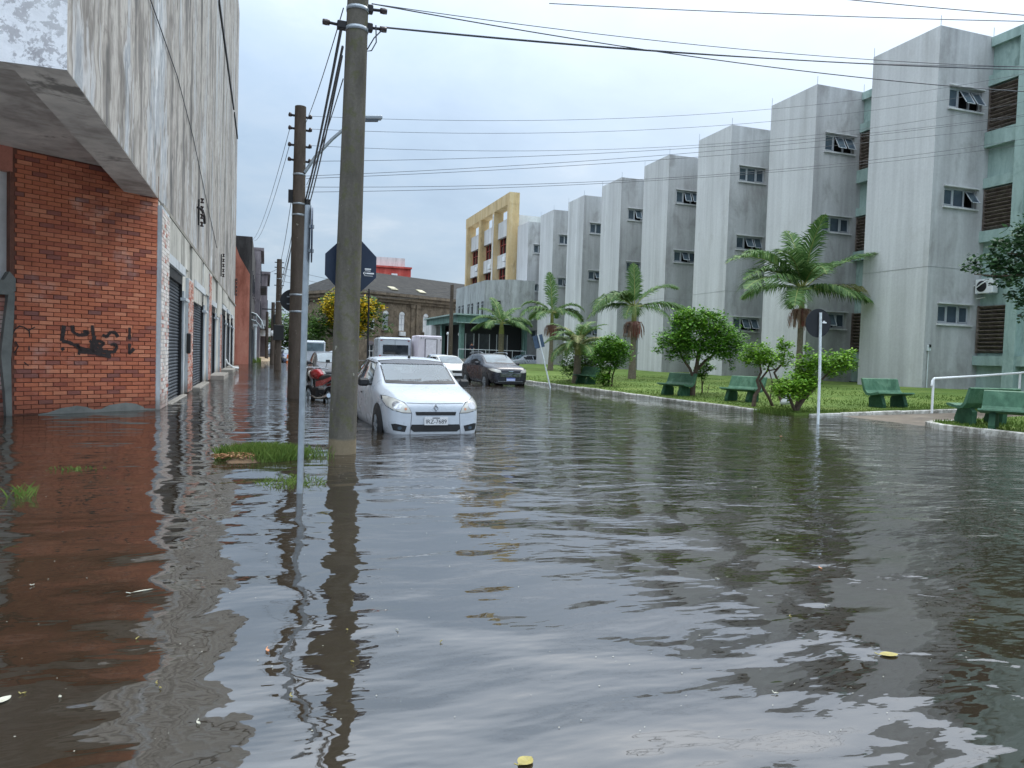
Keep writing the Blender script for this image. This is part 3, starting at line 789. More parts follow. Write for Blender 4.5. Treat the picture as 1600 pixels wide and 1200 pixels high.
for i, y in enumerate(TOW):
    m = MB(); yf = y+3.65; zb = .28
    hl = [(.68,z0-zb,2.55,z1-zb) for (z0,z1) in WZ]
    m.face([(XT,y,zb),(XT,yf,zb),(XT,yf,ZT),(XT,y,ZT)],0)
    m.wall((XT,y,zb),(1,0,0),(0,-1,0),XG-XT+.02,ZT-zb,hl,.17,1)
    m.face([(XT,yf,zb),(XG,yf,zb),(XG,yf,ZT),(XT,yf,ZT)],0)
    m.face([(XT,y,ZT),(XG,y,ZT),(XG,yf,ZT),(XT,yf,ZT)],0)
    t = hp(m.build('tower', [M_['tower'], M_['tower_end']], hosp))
    t.matrix_parent_inverse = Matrix.Translation(hosp.location).inverted()
    for k, (z0,z1) in enumerate(WZ):
        o = tower_window(y, XT+.68, XT+2.55, z0, z1, OPEN.get((i,k), rs.choice([(0,0,0),(0,.45,0),(0,0,.5),(.0,.5,.5)])), t)
        o.matrix_parent_inverse = Matrix.Identity(4)
    m = MB(); m.box((XT+1.5,y+1.8,.3),(3.0,3.55,.24)); q = m.build('tower_plinth', M_['recess'], t)
    for (xx,yy) in ((XT+.02,y+.02),(XT+.02,yf-.02),(XG-.05,y+.02)): m = MB(); m.tube([(xx,yy,ZT),(xx,yy,ZT+.42)],.012,5); m.build('lightning_rod', M_['galv'], t)
    m = MB(); m.box((XT-.004,y+1.82,5.75),(.012,3.66,.012)); m.box((XT+1.55,y-.004,5.75),(3.1,.012,.012)); m.build('pour_joint', M_['grey_wall'], t)
# bays between the towers: ledges, spandrels, louvres slat by slat in the bays the photo shows
def louvre(y0, y1, z0, z1, single, hinge=.16):
    r = MB(); r.box((XG-.01,(y0+y1)/2,(z0+z1)/2),(.06,y1-y0,z1-z0),0)
    r.box((XG-.10,y0+.03,(z0+z1)/2),(.2,.05,z1-z0),1); r.box((XG-.10,y1-.03,(z0+z1)/2),(.2,.05,z1-z0),1)
    p = hp(r.build('louvre_window', [M_['recess'], M_['louvre']], hosp))
    n = int((z1-z0)/hinge); sl_ = MB()
    for k in range(n):
        z = z0+(k+.5)*(z1-z0)/n; Mx = Matrix.Rotation(R(38),3,'Y')
        if single:
            q = MB(); q.box((0,0,0),(.17,y1-y0-.14,.028),0,Mx); o = q.build('slat', M_['louvre'], p); o.location = (XG-.12,(y0+y1)/2,z+rng.uniform(-.008,.008))
            o.rotation_euler = (rng.uniform(-.006,.006),rng.uniform(-.06,.06),0)
        else: sl_.box((XG-.12,(y0+y1)/2,z),(.17,y1-y0-.14,.028),0,Mx)
    if not single: sl_.build('slats', M_['louvre'], p)
for i in range(-1, 7):
    ya = TOW[0]+3.65+7.37*(i) if i >= 0 else 16.5
    yb_ = TOW[i+1]
    if i == -1: ya = 21.4
    near = i <= 0
    for (z0,z1) in ((11.78,13.68),(7.48,9.26),(2.1,4.18)):
        louvre(max(ya+.1, yb_-1.42), yb_-.04, z0, z1, near)
    for (z0,z1,d) in ((11.08,11.74,.3),(6.96,7.44,.3),(1.56,1.98,.3),(9.32,9.75,.24),(13.75,14.2,.24)):
        m = MB(); m.box((XG-d/2,(max(ya,yb_-3.0)+yb_)/2,(z0+z1)/2),(d,yb_-max(ya,yb_-3.0)-.01,z1-z0)); hp(m.build('ledge', M_['green_wall'], hosp))
    m = MB(); m.box((XG-.1,(ya+yb_)/2,15.66),(.2,yb_-ya-.02,.4)); hp(m.build('parapet', M_['green_wall'], hosp))
m = MB(); m.box((XG-.2,22.75,8.0),(.4,.5,15.4)); hp(m.build('pilaster', M_['green_wall'], hosp))
m = MB(); m.tube([(XT-.04,27.9-3.5,.3),(XT-.04,24.42,13)],.05,8) ; 
m = MB(); m.tube([(XT+.2,24.44,.3),(XT+.2,24.44,2.1)],.022,6); m.box((XT+.2,24.43,2.25),(.14,.1,.26)); hp(m.build('drain_pipe', [M_['galv_white']], hosp))
m = MB(); m.box((XT+.2,24.40,2.33),(.1,.1,.12)); hp(m.build('meter_box', M_['black'], hosp))

# air conditioner on the green wall beside the nearest tower
ac = empty('air_conditioner', (XG-.3,24.0,5.0), 0, 'white split air conditioner on the green wall beside nearest tower', 'air conditioner')
m = MB(); m.box((0,0,0),(.34,.82,.62),0,None,.02); m.build('casing', M_['ac'], ac)
m = MB(); m.lathe((-.172,.1,0),[(.24,0),(.23,-.012),(.0,-.014)],24,0,'X'); m.build('fan_grille', M_['black'], ac)
m = MB(); m.tube([(-.05,.42,.1),(-.2,.6,.0),(-.1,.65,-.3),(.1,.5,-.5),(.2,.2,-.45)],.03,6); m.tube([(-.19,-.2,.25),(-.3,0,.1),(-.22,.3,-.05)],.025,6); m.build('hose', M_['white'], ac)
m = MB(); m.box((0,-.3,-.34),(.4,.04,.05)); m.box((0,.3,-.34),(.4,.04,.05)); m.build('bracket', M_['galv'], ac)

# ================================================================ YELLOW FRAMED BLOCK AND ENTRANCE
yb = empty('yellow_frame_building', (27,90,.3), 0, 'block with tall faded yellow concrete frame beyond the towers', 'building')
def yp(o, r=None):
    r = r or yb; o.matrix_parent_inverse = Matrix.Translation(r.location).inverted(); return o
XY = 26.0
# white core
m = MB(); m.box((36.65,91,8.2),(19,17,16.2)); yp(m.build('core_wall', M_['white_wall'], yb))
m = MB(); m.box((34.5,85.5,17.0),(14,6,1.6)); yp(m.build('roof_block', M_['white_wall'], yb))
cols = [80.3, 86.2, 92.2, 98.6]
m = MB()
for y in cols: m.box((XY+.6,y+.35,12.2),(1.2,.75,15.2))
m.box((XY+.6,89.9,19.2),(1.196,19.3,1.3))
yp(m.build('yellow_frame', M_['yellow'], yb))
for i in range(3):
    a, b = cols[i]+.74, cols[i+1]-.04
    m = MB()
    for (z0,z1) in ((8.6,9.4),(11.7,13.3),(15.3,17.2)): m.box((XY+.7,(a+b)/2,(z0+z1)/2),(.3,b-a,z1-z0))
    yp(m.build('spandrel', M_['white_wall'], yb))
    for (z0,z1) in ((9.4,11.7),(13.3,15.3)):
        m = MB(); m.face([(XY+1.0,a,z0),(XY+1.0,b,z0),(XY+1.0,b,z1),(XY+1.0,a,z1)],0)
        for k in range(5): yy = a+(b-a)*k/4; m.box((XY+.93,min(max(yy,a+.05),b-.05),(z0+z1)/2),(.1,.1,z1-z0),1)
        m.box((XY+.93,(a+b)/2,z0+.05),(.1,b-a,.1),1); m.box((XY+.93,(a+b)/2,(z0+z1)/2+.2),(.1,b-a,.08),1)
        yp(m.build('red_window', [M_['glass_dark'], simple('red_window_frame', s(150,62,54), .6)] if i == 0 and z0 < 10 else [M_['glass_dark'], bpy.data.materials['red_window_frame']], yb))
    m = MB(); m.box((XY+.35,a+1.3,12.5 if i != 1 else 12.2),(.5,.9,.6),0,None,.03); yp(m.build('air_conditioner_box', M_['ac'], yb))
m = MB(); m.box((XY+.2,cols[1]+.2,13.6),(.5,.4,9.4)); yp(m.build('downpipe_shaft', M_['white_wall'], yb))

ent = empty('entrance_wing', (22,79,.3), 0, 'low grey entrance wing with green canopy below the yellow frame', 'building')
m = MB(); hl = [(69+.0-69+x,5.6,69-69+x+.8,6.9) for x in (4.2,5.7,8.2,9.7,12,13.5)]
poly = [(26.8,73.2,0),(24.0,73.2,0),(22.0,75.5,0),(22.0,88.0,0),(26.8,88.0,0)]
m.prism(poly,(0,0,5.0),(0,0,9.2)); yp(m.build('upper_wall', M_['grey_wall'], ent), ent)
for yv in (76.3,78.0,80.4,82.0,84.6,86.2):
    m = MB(); m.box((21.99,yv,6.2),(.06,.75,1.6),0); m.box((21.955,yv,6.2),(.05,.06,1.6),1); m.box((21.955,yv,6.7),(.05,.75,.06),1); m.box((21.95,yv,5.36),(.16,.9,.08),1)
    yp(m.build('window', [M_['glass_dark'], M_['alum']], ent), ent)
m = MB(); m.box((22.985,74.36,6.2),(1.0,.1,1.6),0,Matrix.Rotation(-math.atan2(2.3,2.0),3,'Z'))
m.box((22.93,74.3,6.2),(.06,.1,1.6),1,Matrix.Rotation(-math.atan2(2.3,2.0),3,'Z')); yp(m.build('window', [M_['glass_dark'], M_['alum']], ent), ent)
m = MB(); m.prism([(18.8,74.5,4.62),(26.85,74.5,4.62),(26.85,90,4.62),(18.8,90,4.62)],(0,0,0),(0,0,.72)); yp(m.build('canopy', M_['dark_green_wall'], ent), ent)
m = MB(); m.box((22.8,74.47,5.42),(8.3,.5,.12)); m.box((18.75,82.2,5.42),(.5,15.9,.12)); m.box((22.8,74.46,4.58),(8.1,.2,.08)); yp(m.build('canopy_trim', M_['green_wall'], ent), ent)
m = MB(); m.box((23.6,83,2.4),(5.6,14,4.5)); yp(m.build('porch_wall', M_['recess'], ent), ent)
m = MB(); m.box((18.9,88,2.4),(.6,4.0,4.4)); m.box((19.6,88.2,2.4),(1.2,3.6,4.4)); yp(m.build('gate_house_wall', M_['white_wall'], ent), ent)
m = MB(); m.box((22.8,78.5,.35),(8,9,.9)); yp(m.build('porch_floor', M_['concrete'], ent), ent)
for (xx,yy) in ((19.5,75.2),(26.5,75.2),(19.5,84)):
    m = MB(); m.box((xx,yy,2.5),(.5,.5,4.3),0,None,.03); m.tube([(xx-.15,yy-.32,4.6),(xx-.15,yy-.32,.6)],.08,8); yp(m.build('canopy_post', M_['dark_green_wall'], ent), ent)
for (xx,yy) in ((18.6,77.5),(20.0,78),(20.95,76.2),(22.2,77.2)):
    m = MB(); m.tube([(xx,yy,.8),(xx,yy,3.2)],.05,8); m.lathe((xx,yy,3.42),[(0,-.2),(.12,-.16),(.19,0),(.12,.16),(0,.2)],12); yp(m.build('globe_lamp', M_['white'], ent), ent)
for (xx,z0,wd_) in ((20.6,1.2,.9),(22.2,1.2,1.2),(24.2,1.2,1.2)):
    m = MB(); m.box((xx,75.95,2.2),(wd_,.05,2.6),0); m.box((xx-wd_/2,75.92,2.2),(.06,.06,2.6),1); m.box((xx+wd_/2,75.92,2.2),(.06,.06,2.6),1); yp(m.build('porch_glazing', [M_['glass_dark'], M_['alum']], ent), ent)
rail = empty('handrail', (22,74.4,.8), 0, 'pale metal railing across the entrance porch', 'railing')
m = MB(); m.tube([(-3,0,1.0),(4.4,0,1.0)],.035,6); m.build('top_rail', M_['galv_white'], rail)
for k in range(6): m = MB(); m.tube([(-3+k*1.48,0,-.1),(-3+k*1.48,0,1.0)],.03,6); m.build('post', M_['galv_white'], rail)

# ================================================================ OLD STONE BUILDING AT THE END
A0 = Vector((11.2,100.8,0)); A1 = Vector((43.4,120.15,0)); du = (A1-A0).normalized(); W = (A1-A0).length; nS = Vector((du.y,-du.x,0))
if nS.y > 0: nS = -nS
st = empty('stone_building', tuple(A0), 0, 'old brown stone building with arched windows and hipped dark roof', 'building')
def sp(o): o.matrix_parent_inverse = Matrix.Translation(st.location).inverted(); return o
WS = [3.0,5.4,8.4,13.0,16.8]
hl = [(c-.52,4.3,c+.52,6.6) for c in WS]+[(c-.65,.4,c+.65,2.2) for c in (2.9,5.5,8.5,13.2,17)]
m = MB(); m.wall(tuple(A0),du,nS,W,9.0,hl,.3,0)
B0 = A0-nS*14; B1 = A1-nS*14
m.face([A0,B0,B0+Vector((0,0,9)),A0+Vector((0,0,9))]); m.face([A1,B1,B1+Vector((0,0,9)),A1+Vector((0,0,9))])
sp(m.build('wall', M_['stone'], st))
m = MB()
for (z0,z1,o) in ((8.2,8.6,.25),(8.6,9.1,.5),(9.1,9.5,.75),(3.4,3.6,.12)):
    P = [A0+nS*o-du*o+Vector((0,0,z0)),A1+nS*o+du*o+Vector((0,0,z0)),B1-nS*o+du*o+Vector((0,0,z0)),B0-nS*o-du*o+Vector((0,0,z0))]
    m.prism(P,(0,0,0),(0,0,z1-z0-.002))
sp(m.build('cornice', M_['stone'], st))
m = MB(); z9 = Vector((0,0,9.52)); o = .7
P = [A0+nS*o-du*o+z9,A1+nS*o+du*o+z9,B1-nS*o+du*o+z9,B0-nS*o-du*o+z9]; r0 = A0-nS*7+du*5.0+Vector((0,0,13.0)); r1 = A1-nS*7-du*5+Vector((0,0,13.0))
m.face([P[0],P[1],r1,r0]); m.face([P[1],P[2],r1]); m.face([P[2],P[3],r0,r1]); m.face([P[3],P[0],r0])
rf = sp(m.build('roof', M_['roof'], st))
sn_ = (r0-P[0]); 
for u_ in (7.2,12.6):
    a = P[0]+du*(u_+.7); up = ((P[0]+P[1])/2*0+(r0-nS*0)-(A0-nS*7*0))*0
    slope = (Vector((0,0,13.0-9.52))-nS*7.7).normalized()
    nn = du.cross(slope).normalized(); 
    if nn.z < 0: nn = -nn
    c_ = a+slope*1.6+nn*.05
    q = MB(); q.prism([c_-du*.6-slope*.55,c_+du*.6-slope*.55,c_+du*.6+slope*.55,c_-du*.6+slope*.55],(0,0,0),tuple(nn*.12)); q.build('skylight', simple('cream_skylight_%d' % int(u_), s(176,170,142), .6), rf)
for k, c in enumerate(WS):
    m = MB(); base = A0+du*c-nS*.28
    m.face([base+nS*.2-du*.52+Vector((0,0,4.3)),base+nS*.2+du*.52+Vector((0,0,4.3)),base+nS*.2+du*.52+Vector((0,0,6.6)),base+nS*.2-du*.52+Vector((0,0,6.6))],0 if k != 1 else 1)
    # arched head filled above the opening
    arc = [A0+du*(c+.52*math.cos(t))+nS*.02+Vector((0,0,6.58+.45*math.sin(t))) for t in [math.pi*i/12 for i in range(13)]]
    m.prism(arc,(0,0,0),tuple(-nS*.05),0)
    out_ = [A0+du*(c+.72*math.cos(t))+nS*.0+Vector((0,0,6.58+.65*math.sin(t))) for t in [math.pi*i/12 for i in range(13)]]
    inn = [p+nS*.04 for p in arc]
    for i in range(12): m.face([out_[i]+nS*.05,out_[i+1]+nS*.05,arc[i+1]+nS*.05,arc[i]+nS*.05],3)
    for zz in (5.2,6.1,6.6): m.box(base+nS*.22+Vector((0,0,zz)),(1.04,.05,.05),2,Matrix.Rotation(math.atan2(du.y,du.x),3,'Z'))
    m.box(base+nS*.22+Vector((0,0,5.4)),(.05,.06,2.2),2,Matrix.Rotation(math.atan2(du.y,du.x),3,'Z'))
    m.box(A0+du*c+nS*.08+Vector((0,0,4.2)),(1.4,.2,.14),3,Matrix.Rotation(math.atan2(du.y,du.x),3,'Z'))
    sp(m.build('arched_window', [M_['white'], simple('grey_blind', s(150,156,160), .6) if k == 1 else M_['white'], M_['alum'], M_['stone']], st))
for c in (2.9,5.5,8.5,13.2,17):
    m = MB(); base = A0+du*c-nS*.25; Rz = Matrix.Rotation(math.atan2(du.y,du.x),3,'Z')
    m.box(base+Vector((0,0,1.3)),(1.3,.05,1.8),0,Rz)
    for t in (-.6,0,.6): m.box(base+nS*.05+du*t+Vector((0,0,1.3)),(.07,.06,1.8),1,Rz)
    for zz in (.45,1.3,2.15): m.box(base+nS*.055+Vector((0,0,zz)),(1.3,.06,.07),1,Rz)
    arc = [A0+du*(c+.65*math.cos(t))+nS*.015+Vector((0,0,2.2+.5*math.sin(t))) for t in [math.pi*i/10 for i in range(11)]]
    m.prism(arc,(0,0,0),tuple(-nS*.05),2); sp(m.build('window', [M_['glass_dark'], M_['white'], M_['mauve']], st))
for c in (10.3,11.3):
    m = MB(); m.box(A0+du*c+nS*.1+Vector((0,0,4.1)),(.55,.22,8.0),0,Matrix.Rotation(math.atan2(du.y,du.x),3,'Z')); m.box(A0+du*c+nS*.12+Vector((0,0,7.9)),(.8,.36,.5),0,Matrix.Rotation(math.atan2(du.y,du.x),3,'Z')); sp(m.build('pilaster', M_['stone'], st))
m = MB(); m.box(A0+du*8.2+nS*.4+Vector((0,0,3.85)),(1.0,.4,.6),0,Matrix.Rotation(math.atan2(du.y,du.x),3,'Z'),.03); sp(m.build('air_conditioner_box', M_['ac'], st))

rb = empty('red_building', (23,152,0), 0, 'red building with pale top storey behind the stone roof', 'building')
m = MB(); m.box((0,0,9),(9.0,8,18)); m.box((0,-.1,18.1),(9.3,8.4,.35)); m.build('wall', M_['red_bld'], rb)
m = MB(); m.box((.2,.4,19.2),(6.6,6,1.9)); m.build('upper_storey', M_['white_wall'], rb)
m = MB(); m.box((1.2,-4.02,16.4),(1.2,.1,.9)); m.build('window', M_['white'], rb)

# ================================================================ LEFT SIDE BEYOND THE CORNER BUILDING
ob = empty('orange_wall_building', (-2,70,0), 0, 'building with orange side wall and dark diagonal top corner', 'building')
m = MB(); m.face([(-14,-9,-.2),(.75,-9,-.2),(.75,-9,7.0),(-.0,-9,8.3),(-.6,-9,9.9),(-14,-9,9.9)]); 
m.build('side_wall', M_['orange'], ob)
m = MB(); m.face([(.9,-9,-.2),(.75,-9,-.2),(.75,-9,7.0),(-.0,-9,8.3),(-.6,-9,9.9),(.9,-9,9.9)]); m.face([(.9,-9,-.2),(.9,8,-.2),(.9,8,9.9),(.9,-9,9.9)]); m.face([(-14,-9,9.9),(.9,-9,9.9),(.9,8,9.9),(-14,8,9.9)]); m.face([(.9,8,-.2),(-14,8,-.2),(-14,8,9.9),(.9,8,9.9)])  # darker plaster above a diagonal edge of the side wall
m.build('wall', M_['dark_bld'], ob)
for k in range(4):
    q = MB(); q.box((.91,-6+k*3.6,6.6),(.06,1.2,1.8),0); q.box((.96,-6+k*3.6,5.6),(.16,1.5,.1),1); q.build('window', [M_['glass_dark'], M_['mauve']], ob)
    q = MB(); q.box((.91,-6+k*3.6,1.4),(.06,1.6,2.9),0); q.build('door', M_['shutter'], ob)
gb = empty('mauve_grey_building', (-1.6,84,0), 0, 'narrow mauve grey building with balconies down the left side', 'building')
m = MB(); m.box((-6.2,0,5.5),(14.4,12,11)); m.box((-6.1,.1,11.1),(14.8,12.2,.3)); m.build('wall', M_['mauve'], gb)
for zz in (3.4,7.4):
    q = MB(); q.box((1.3,0,zz),(.6,11,.2)); q.build('balcony', M_['dark_bld'], gb)
    for k in range(4): q = MB(); q.box((1.02,-4.2+k*2.8,zz+1.5),(.06,1.3,2.2)); q.build('window', M_['glass_dark'], gb)
gb2 = empty('far_terrace_building', (-1.0,101,0), 0, 'farthest narrow terrace building on the left side', 'building')
m = MB(); m.box((-6,0,5.0),(14.2,18,10)); m.box((-5.9,0,10.1),(14.6,18.3,.3)); m.build('wall', M_['mauve'], gb2)
for k in range(5):
    for zz in (2,6): q = MB(); q.box((1.13,-7+k*3.5,zz),(.06,1.4,2.0)); q.build('window', M_['glass_dark'], gb2)
wb = empty('white_shop_awning', (-.4,92,0), 0, 'white box awning over a shop at the far left', 'awning')
m = MB(); m.box((.1,0,3.1),(2.6,6,.9)); m.build('fascia', M_['white'], wb)
m = MB(); m.box((-.2,.2,4.05),(1.6,5,.9)); m.build('upper_fascia', M_['grey_wall'], wb)
aw = empty('curved_awning', (-1.2,62.5,0), 0, 'curved metal framed awning over the far pavement', 'awning')
prof = [(-1.0,4.15),(-.2,4.2),(.45,4.0),(.85,3.5),(1.02,2.95)]
m = MB()
for (a,b) in zip(prof[:-1],prof[1:]): m.face([(a[0],0,a[1]),(b[0],0,b[1]),(b[0],5,b[1]),(a[0],5,a[1])])
m.build('sheet', M_['galv'], aw)
for y in (0,1.7,3.4,5):
    q = MB(); q.tube([(x,y,z) for x,z in prof],.05,6); q.tube([(x-.02,y,z-.55) for x,z in prof[:-1]]+[(prof[-1][0],y,prof[-1][1])],.04,6)
    for x,z in prof[:-1]: q.tube([(x,y,z),(x-.02,y,z-.55)],.03,5)
    q.build('rib', M_['galv_white'], aw)
q = MB(); q.tube([(-.2,.05,-.2),(-.2,.05,3.7)],.06,8); q.build('post', M_['galv_white'], aw)
wp = empty('white_panel_door', (-1.95,64,0), 0, 'tall white panel door beyond the long building', 'door')
m = MB(); m.box((.15,0,1.3),(.75,.12,2.8),0,None,.02); m.build('panel', M_['white'], wp)
m = MB(); m.box((.35,-.08,1.3),(.05,.06,.2)); m.build('handle', M_['iron'], wp)
tp = empty('thin_pillar', (-.9,70,0), 0, 'pale slim pillar holding up the far shop front', 'pillar')
m = MB(); m.tube([(0,0,-.2),(0,0,3.2)],.13,10); m.build('shaft', M_['galv_white'], tp)
m = MB(); m.box((0,0,3.3),(.4,.4,.2)); m.build('capital', M_['galv_white'], tp)
# dry mound and weeds where the water ends
m = MB(); vs = []; fs = []; N = 24
for j in range(6):
    r = j/5
    for i in range(N): a = 2*math.pi*i/N; vs.append((-.2+math.cos(a)*r*1.9, 84+math.sin(a)*r*9, .35*(1-r*r)-.06+.03*math.sin(a*5+j)))
for j in range(5):
    for i in range(N): fs.append((j*N+i,j*N+(i+1)%N,(j+1)*N+(i+1)%N,(j+1)*N+i))
m.add(vs,fs,0,True); tag(m.build('sand_bank', M_['sand']), 'sandy pavement rising out of the flood', None, kind='structure')
m = MB()
def wd1():
    a = rng.uniform(0,6.28); r = rng.random(); return -1.1+math.cos(a)*r*.7, 73+math.sin(a)*r*5, -.02
def wd2():
    a = rng.uniform(0,6.28); r = rng.random(); return 1.1+math.cos(a)*r*.6, 79+math.sin(a)*r*5, -.02
blades(m, 900, wd1, .15, .5, .03); blades(m, 700, wd2, .15, .5, .03)
tag(m.build('weeds', M_['blade']), 'weeds growing along the far left pavement', None, kind='stuff')
# ================================================================ POLES, LAMP, SIGNS
def pole(name, x, y, h, r0, r1, mat, label, lean=(0,0), bands=(), group='utility poles along the street'):
    r = empty(name, (x,y,GZ), 0, label, 'utility pole', group)
    m = MB(); n = 10
    m.tube([(lean[0]*t/n, lean[1]*t/n, (h-GZ)*t/n) for t in range(n+1)], [r0+(r1-r0)*t/n for t in range(n+1)], 20)
    m.build('shaft', mat, r)
    for z in bands:
        t = (z-GZ)/(h-GZ); rr = r0+(r1-r0)*t
        b = MB(); b.lathe((lean[0]*t,lean[1]*t,z-GZ),[(rr+.002,-.025),(rr+.008,-.025),(rr+.008,.025),(rr+.002,.025)],20); b.build('steel_band', M_['galv'], r)
    return r
p1 = pole('utility_pole', 1.0, 10.1, 9.0, .187, .115, M_['pole_conc'], 'nearest thick mossy concrete pole standing in the flood', (.12,0), (5.62,5.88), None)
p1['category'] = 'utility pole'
def clamp_set(r, x, y, z, side=1):
    b = MB(); b.box((x,y,z),(.12,.1,.1),0,None,.01); b.tube([(x,y,z),(x+.16*side,y,z+.01)],.02,8); b.build('clamp', M_['iron'], r)
    q = MB(); q.lathe((x+.2*side,y,z+.01),[(0,-.05),(.035,-.045),(.04,0),(.035,.045),(0,.05)],10,0,'X'); q.build('insulator', M_['porcelain'], r)
clamp_set(p1, .22, 0, 5.92-GZ); clamp_set(p1, .22, 0, 5.68-GZ); clamp_set(p1, -.12, .02, 5.66-GZ, -1)
m = MB(); m.tube([(.32,-.02,5.72-GZ),(.33,-.02,5.5-GZ),(.27,-.02,5.38-GZ),(.2,-.02,5.36-GZ),(.3,-.02,5.55-GZ),(.42,-.02,5.69-GZ)],.009,6); m.build('cable_loop', M_['wire'], p1)
p2 = pole('utility_pole', .8, 21.3, 8.0, .215, .15, M_['pole_wood'], 'second pole with street lamp arm and insulators', (0,0), (6.15,5.35,5.05,2.86,2.4))
for z in (7.75,7.4,6.95,6.55):
    m = MB(); m.bar((-.28,0,z-GZ),(.28,0,z-GZ-.03),.05,.05); m.build('crossbar', M_['iron'], p2)
    for xx in (-.27,.27):
        q = MB(); q.lathe((xx,0,z-GZ),[(0,-.05),(.045,-.04),(.05,.01),(.03,.06),(0,.07)],10); q.build('insulator', M_['porcelain'], p2)
m = MB(); m.box((-.22,0,5.55-GZ),(.12,.12,.34)); m.box((.24,0,5.35-GZ),(.14,.14,.3)); m.box((.2,0,5.05-GZ),(.2,.2,.12)); m.build('junction_box', M_['iron'], p2)
lm = empty('street_lamp', (.95,21.2,6.3), 0, 'long-armed street lamp fixed on the second pole', 'street lamp')
m = MB(); m.tube([(-.02,0,-.1),(.25,0,.35),(.7,0,.9),(1.1,0,1.3),(1.45,0,1.52),(1.6,0,1.56)],.045,8); m.build('arm', M_['galv'], lm)
m = MB(); m.box((1.75,0,1.62),(.62,.22,.11),0,Matrix.Rotation(R(-7),3,'Y'),.03); m.build('lamp_head', M_['galv'], lm)
m = MB(); m.box((1.76,0,1.545),(.4,.16,.05),0,Matrix.Rotation(R(-7),3,'Y'),.02); m.build('lens', M_['glass_pane'], lm)
p3 = pole('utility_pole', .72, 47.7, 6.8, .22, .15, M_['pole_wood'], 'third pole carrying a dark box beside the far pavement', (0,0), (5.6,4.2))
m = MB(); m.box((.02,-.26,2.3-GZ),(.62,.3,.95),0,None,.03); m.build('box', M_['black'], p3)
m = MB(); m.lathe((-.33,-.25,2.25-GZ),[(0,-.18),(.1,-.14),(.13,0),(.1,.14),(0,.18)],10); m.build('lamp_globe', M_['white'], p3)
for z in (6.6,6.3,5.9,5.2): m = MB(); m.bar((-.28,0,z-GZ),(.28,0,z-GZ),.05,.05); m.build('crossbar', M_['iron'], p3)
p4 = pole('utility_pole', .55, 66, 5.2, .2, .14, M_['pole_wood'], 'fourth pole with a wide crossbar far down the left side')
m = MB(); m.bar((-.9,0,4.6-GZ),(.9,0,4.6-GZ),.09,.09); m.build('crossbar', M_['iron'], p4)
m = MB(); m.box((.3,-.2,3.8-GZ),(.5,.4,.8),0,None,.05); m.build('transformer', M_['black'], p4)
p5 = pole('utility_pole', .1, 80, 5.0, .17, .13, M_['pole_wood'], 'farthest slim pole near the sandy bank')
p6 = pole('utility_pole', 15.95, 65.4, 7.55, .2, .15, M_['pole_wood'], 'brown pole in front of the entrance canopy')
p7 = pole('utility_pole', 7.8, 60, 6.3, .08, .07, M_['iron'], 'thin dark post rising behind the white parked cars')

# octagonal stop sign seen from behind, strapped to the near pole
sg = empty('stop_sign', (1.09,10.33,2.545), 0, 'dark blue back of octagonal sign strapped to nearest pole', 'sign')
m = MB(); rr = .345/math.cos(math.pi/8)
oct_ = [(rr*math.cos(math.pi/8+k*math.pi/4),0,rr*math.sin(math.pi/8+k*math.pi/4)) for k in range(8)]
m.prism(oct_,(0,0,0),(0,.012,0)); m.build('plate', M_['sign_back'], sg)
q = MB()
q.box((.23,-.003,-.03),(.085,.004,.018)); q.box((.23,-.003,-.055),(.075,.004,.008))
q.box((.262,-.003,-.088),(.105,.004,.02)); q.box((.24,-.003,-.122),(.12,.004,.006))
q.lathe((.185,-.003,-.088),[(.018,-.003),(.018,.003),(.009,.003),(.009,-.003),(.018,-.003)],14,0,'Y')
q.build('printed_marks', M_['white'], sg)
m = MB(); m.bar((-.16,-.03,.1),(.09,-.03,.1),.03,.04); m.bar((-.16,-.03,-.15),(.09,-.03,-.15),.03,.04); m.build('strap', M_['galv'], sg)
# thin post with a sign seen edge-on
sp1 = empty('sign_post', (.35,7.34,GZ), 0, 'slim grey steel post with a sign seen edge-on', 'sign')
m = MB(); m.tube([(-.015,0,0),(.0,0,2.0),(.012,0,2.98)],.03,14); m.build('post', M_['galv'], sp1)
m = MB(); vs = [(.0,.26*math.cos(a),.26*math.sin(a)) for a in [2*math.pi*k/28 for k in range(28)]]
m.prism(vs,(0,0,0),(.012,0,0)); o = m.build('plate', M_['sign_back'], sp1); o.location = (.046,.0,2.70); o.rotation_euler = (0,0,R(-4))
m = MB(); m.box((.04,0,2.78),(.06,.05,.03)); m.box((.04,0,2.55),(.06,.05,.03)); m.build('bracket', M_['galv'], sp1)
# round sign behind the second pole
sr = empty('round_sign', (.76,21.62,2.72), 0, 'black back of a round sign behind the second pole', 'sign')
m = MB(); m.prism([(.4*math.cos(a),0,.33*math.sin(a)) for a in [2*math.pi*k/32 for k in range(32)]],(0,0,0),(0,.012,0)); m.build('plate', M_['sign_black'], sr)
m = MB(); m.bar((-.22,-.06,.1),(.22,-.06,.1),.03,.03); m.bar((-.22,-.06,-.1),(.22,-.06,-.1),.03,.03); m.build('strap', M_['galv'], sr)
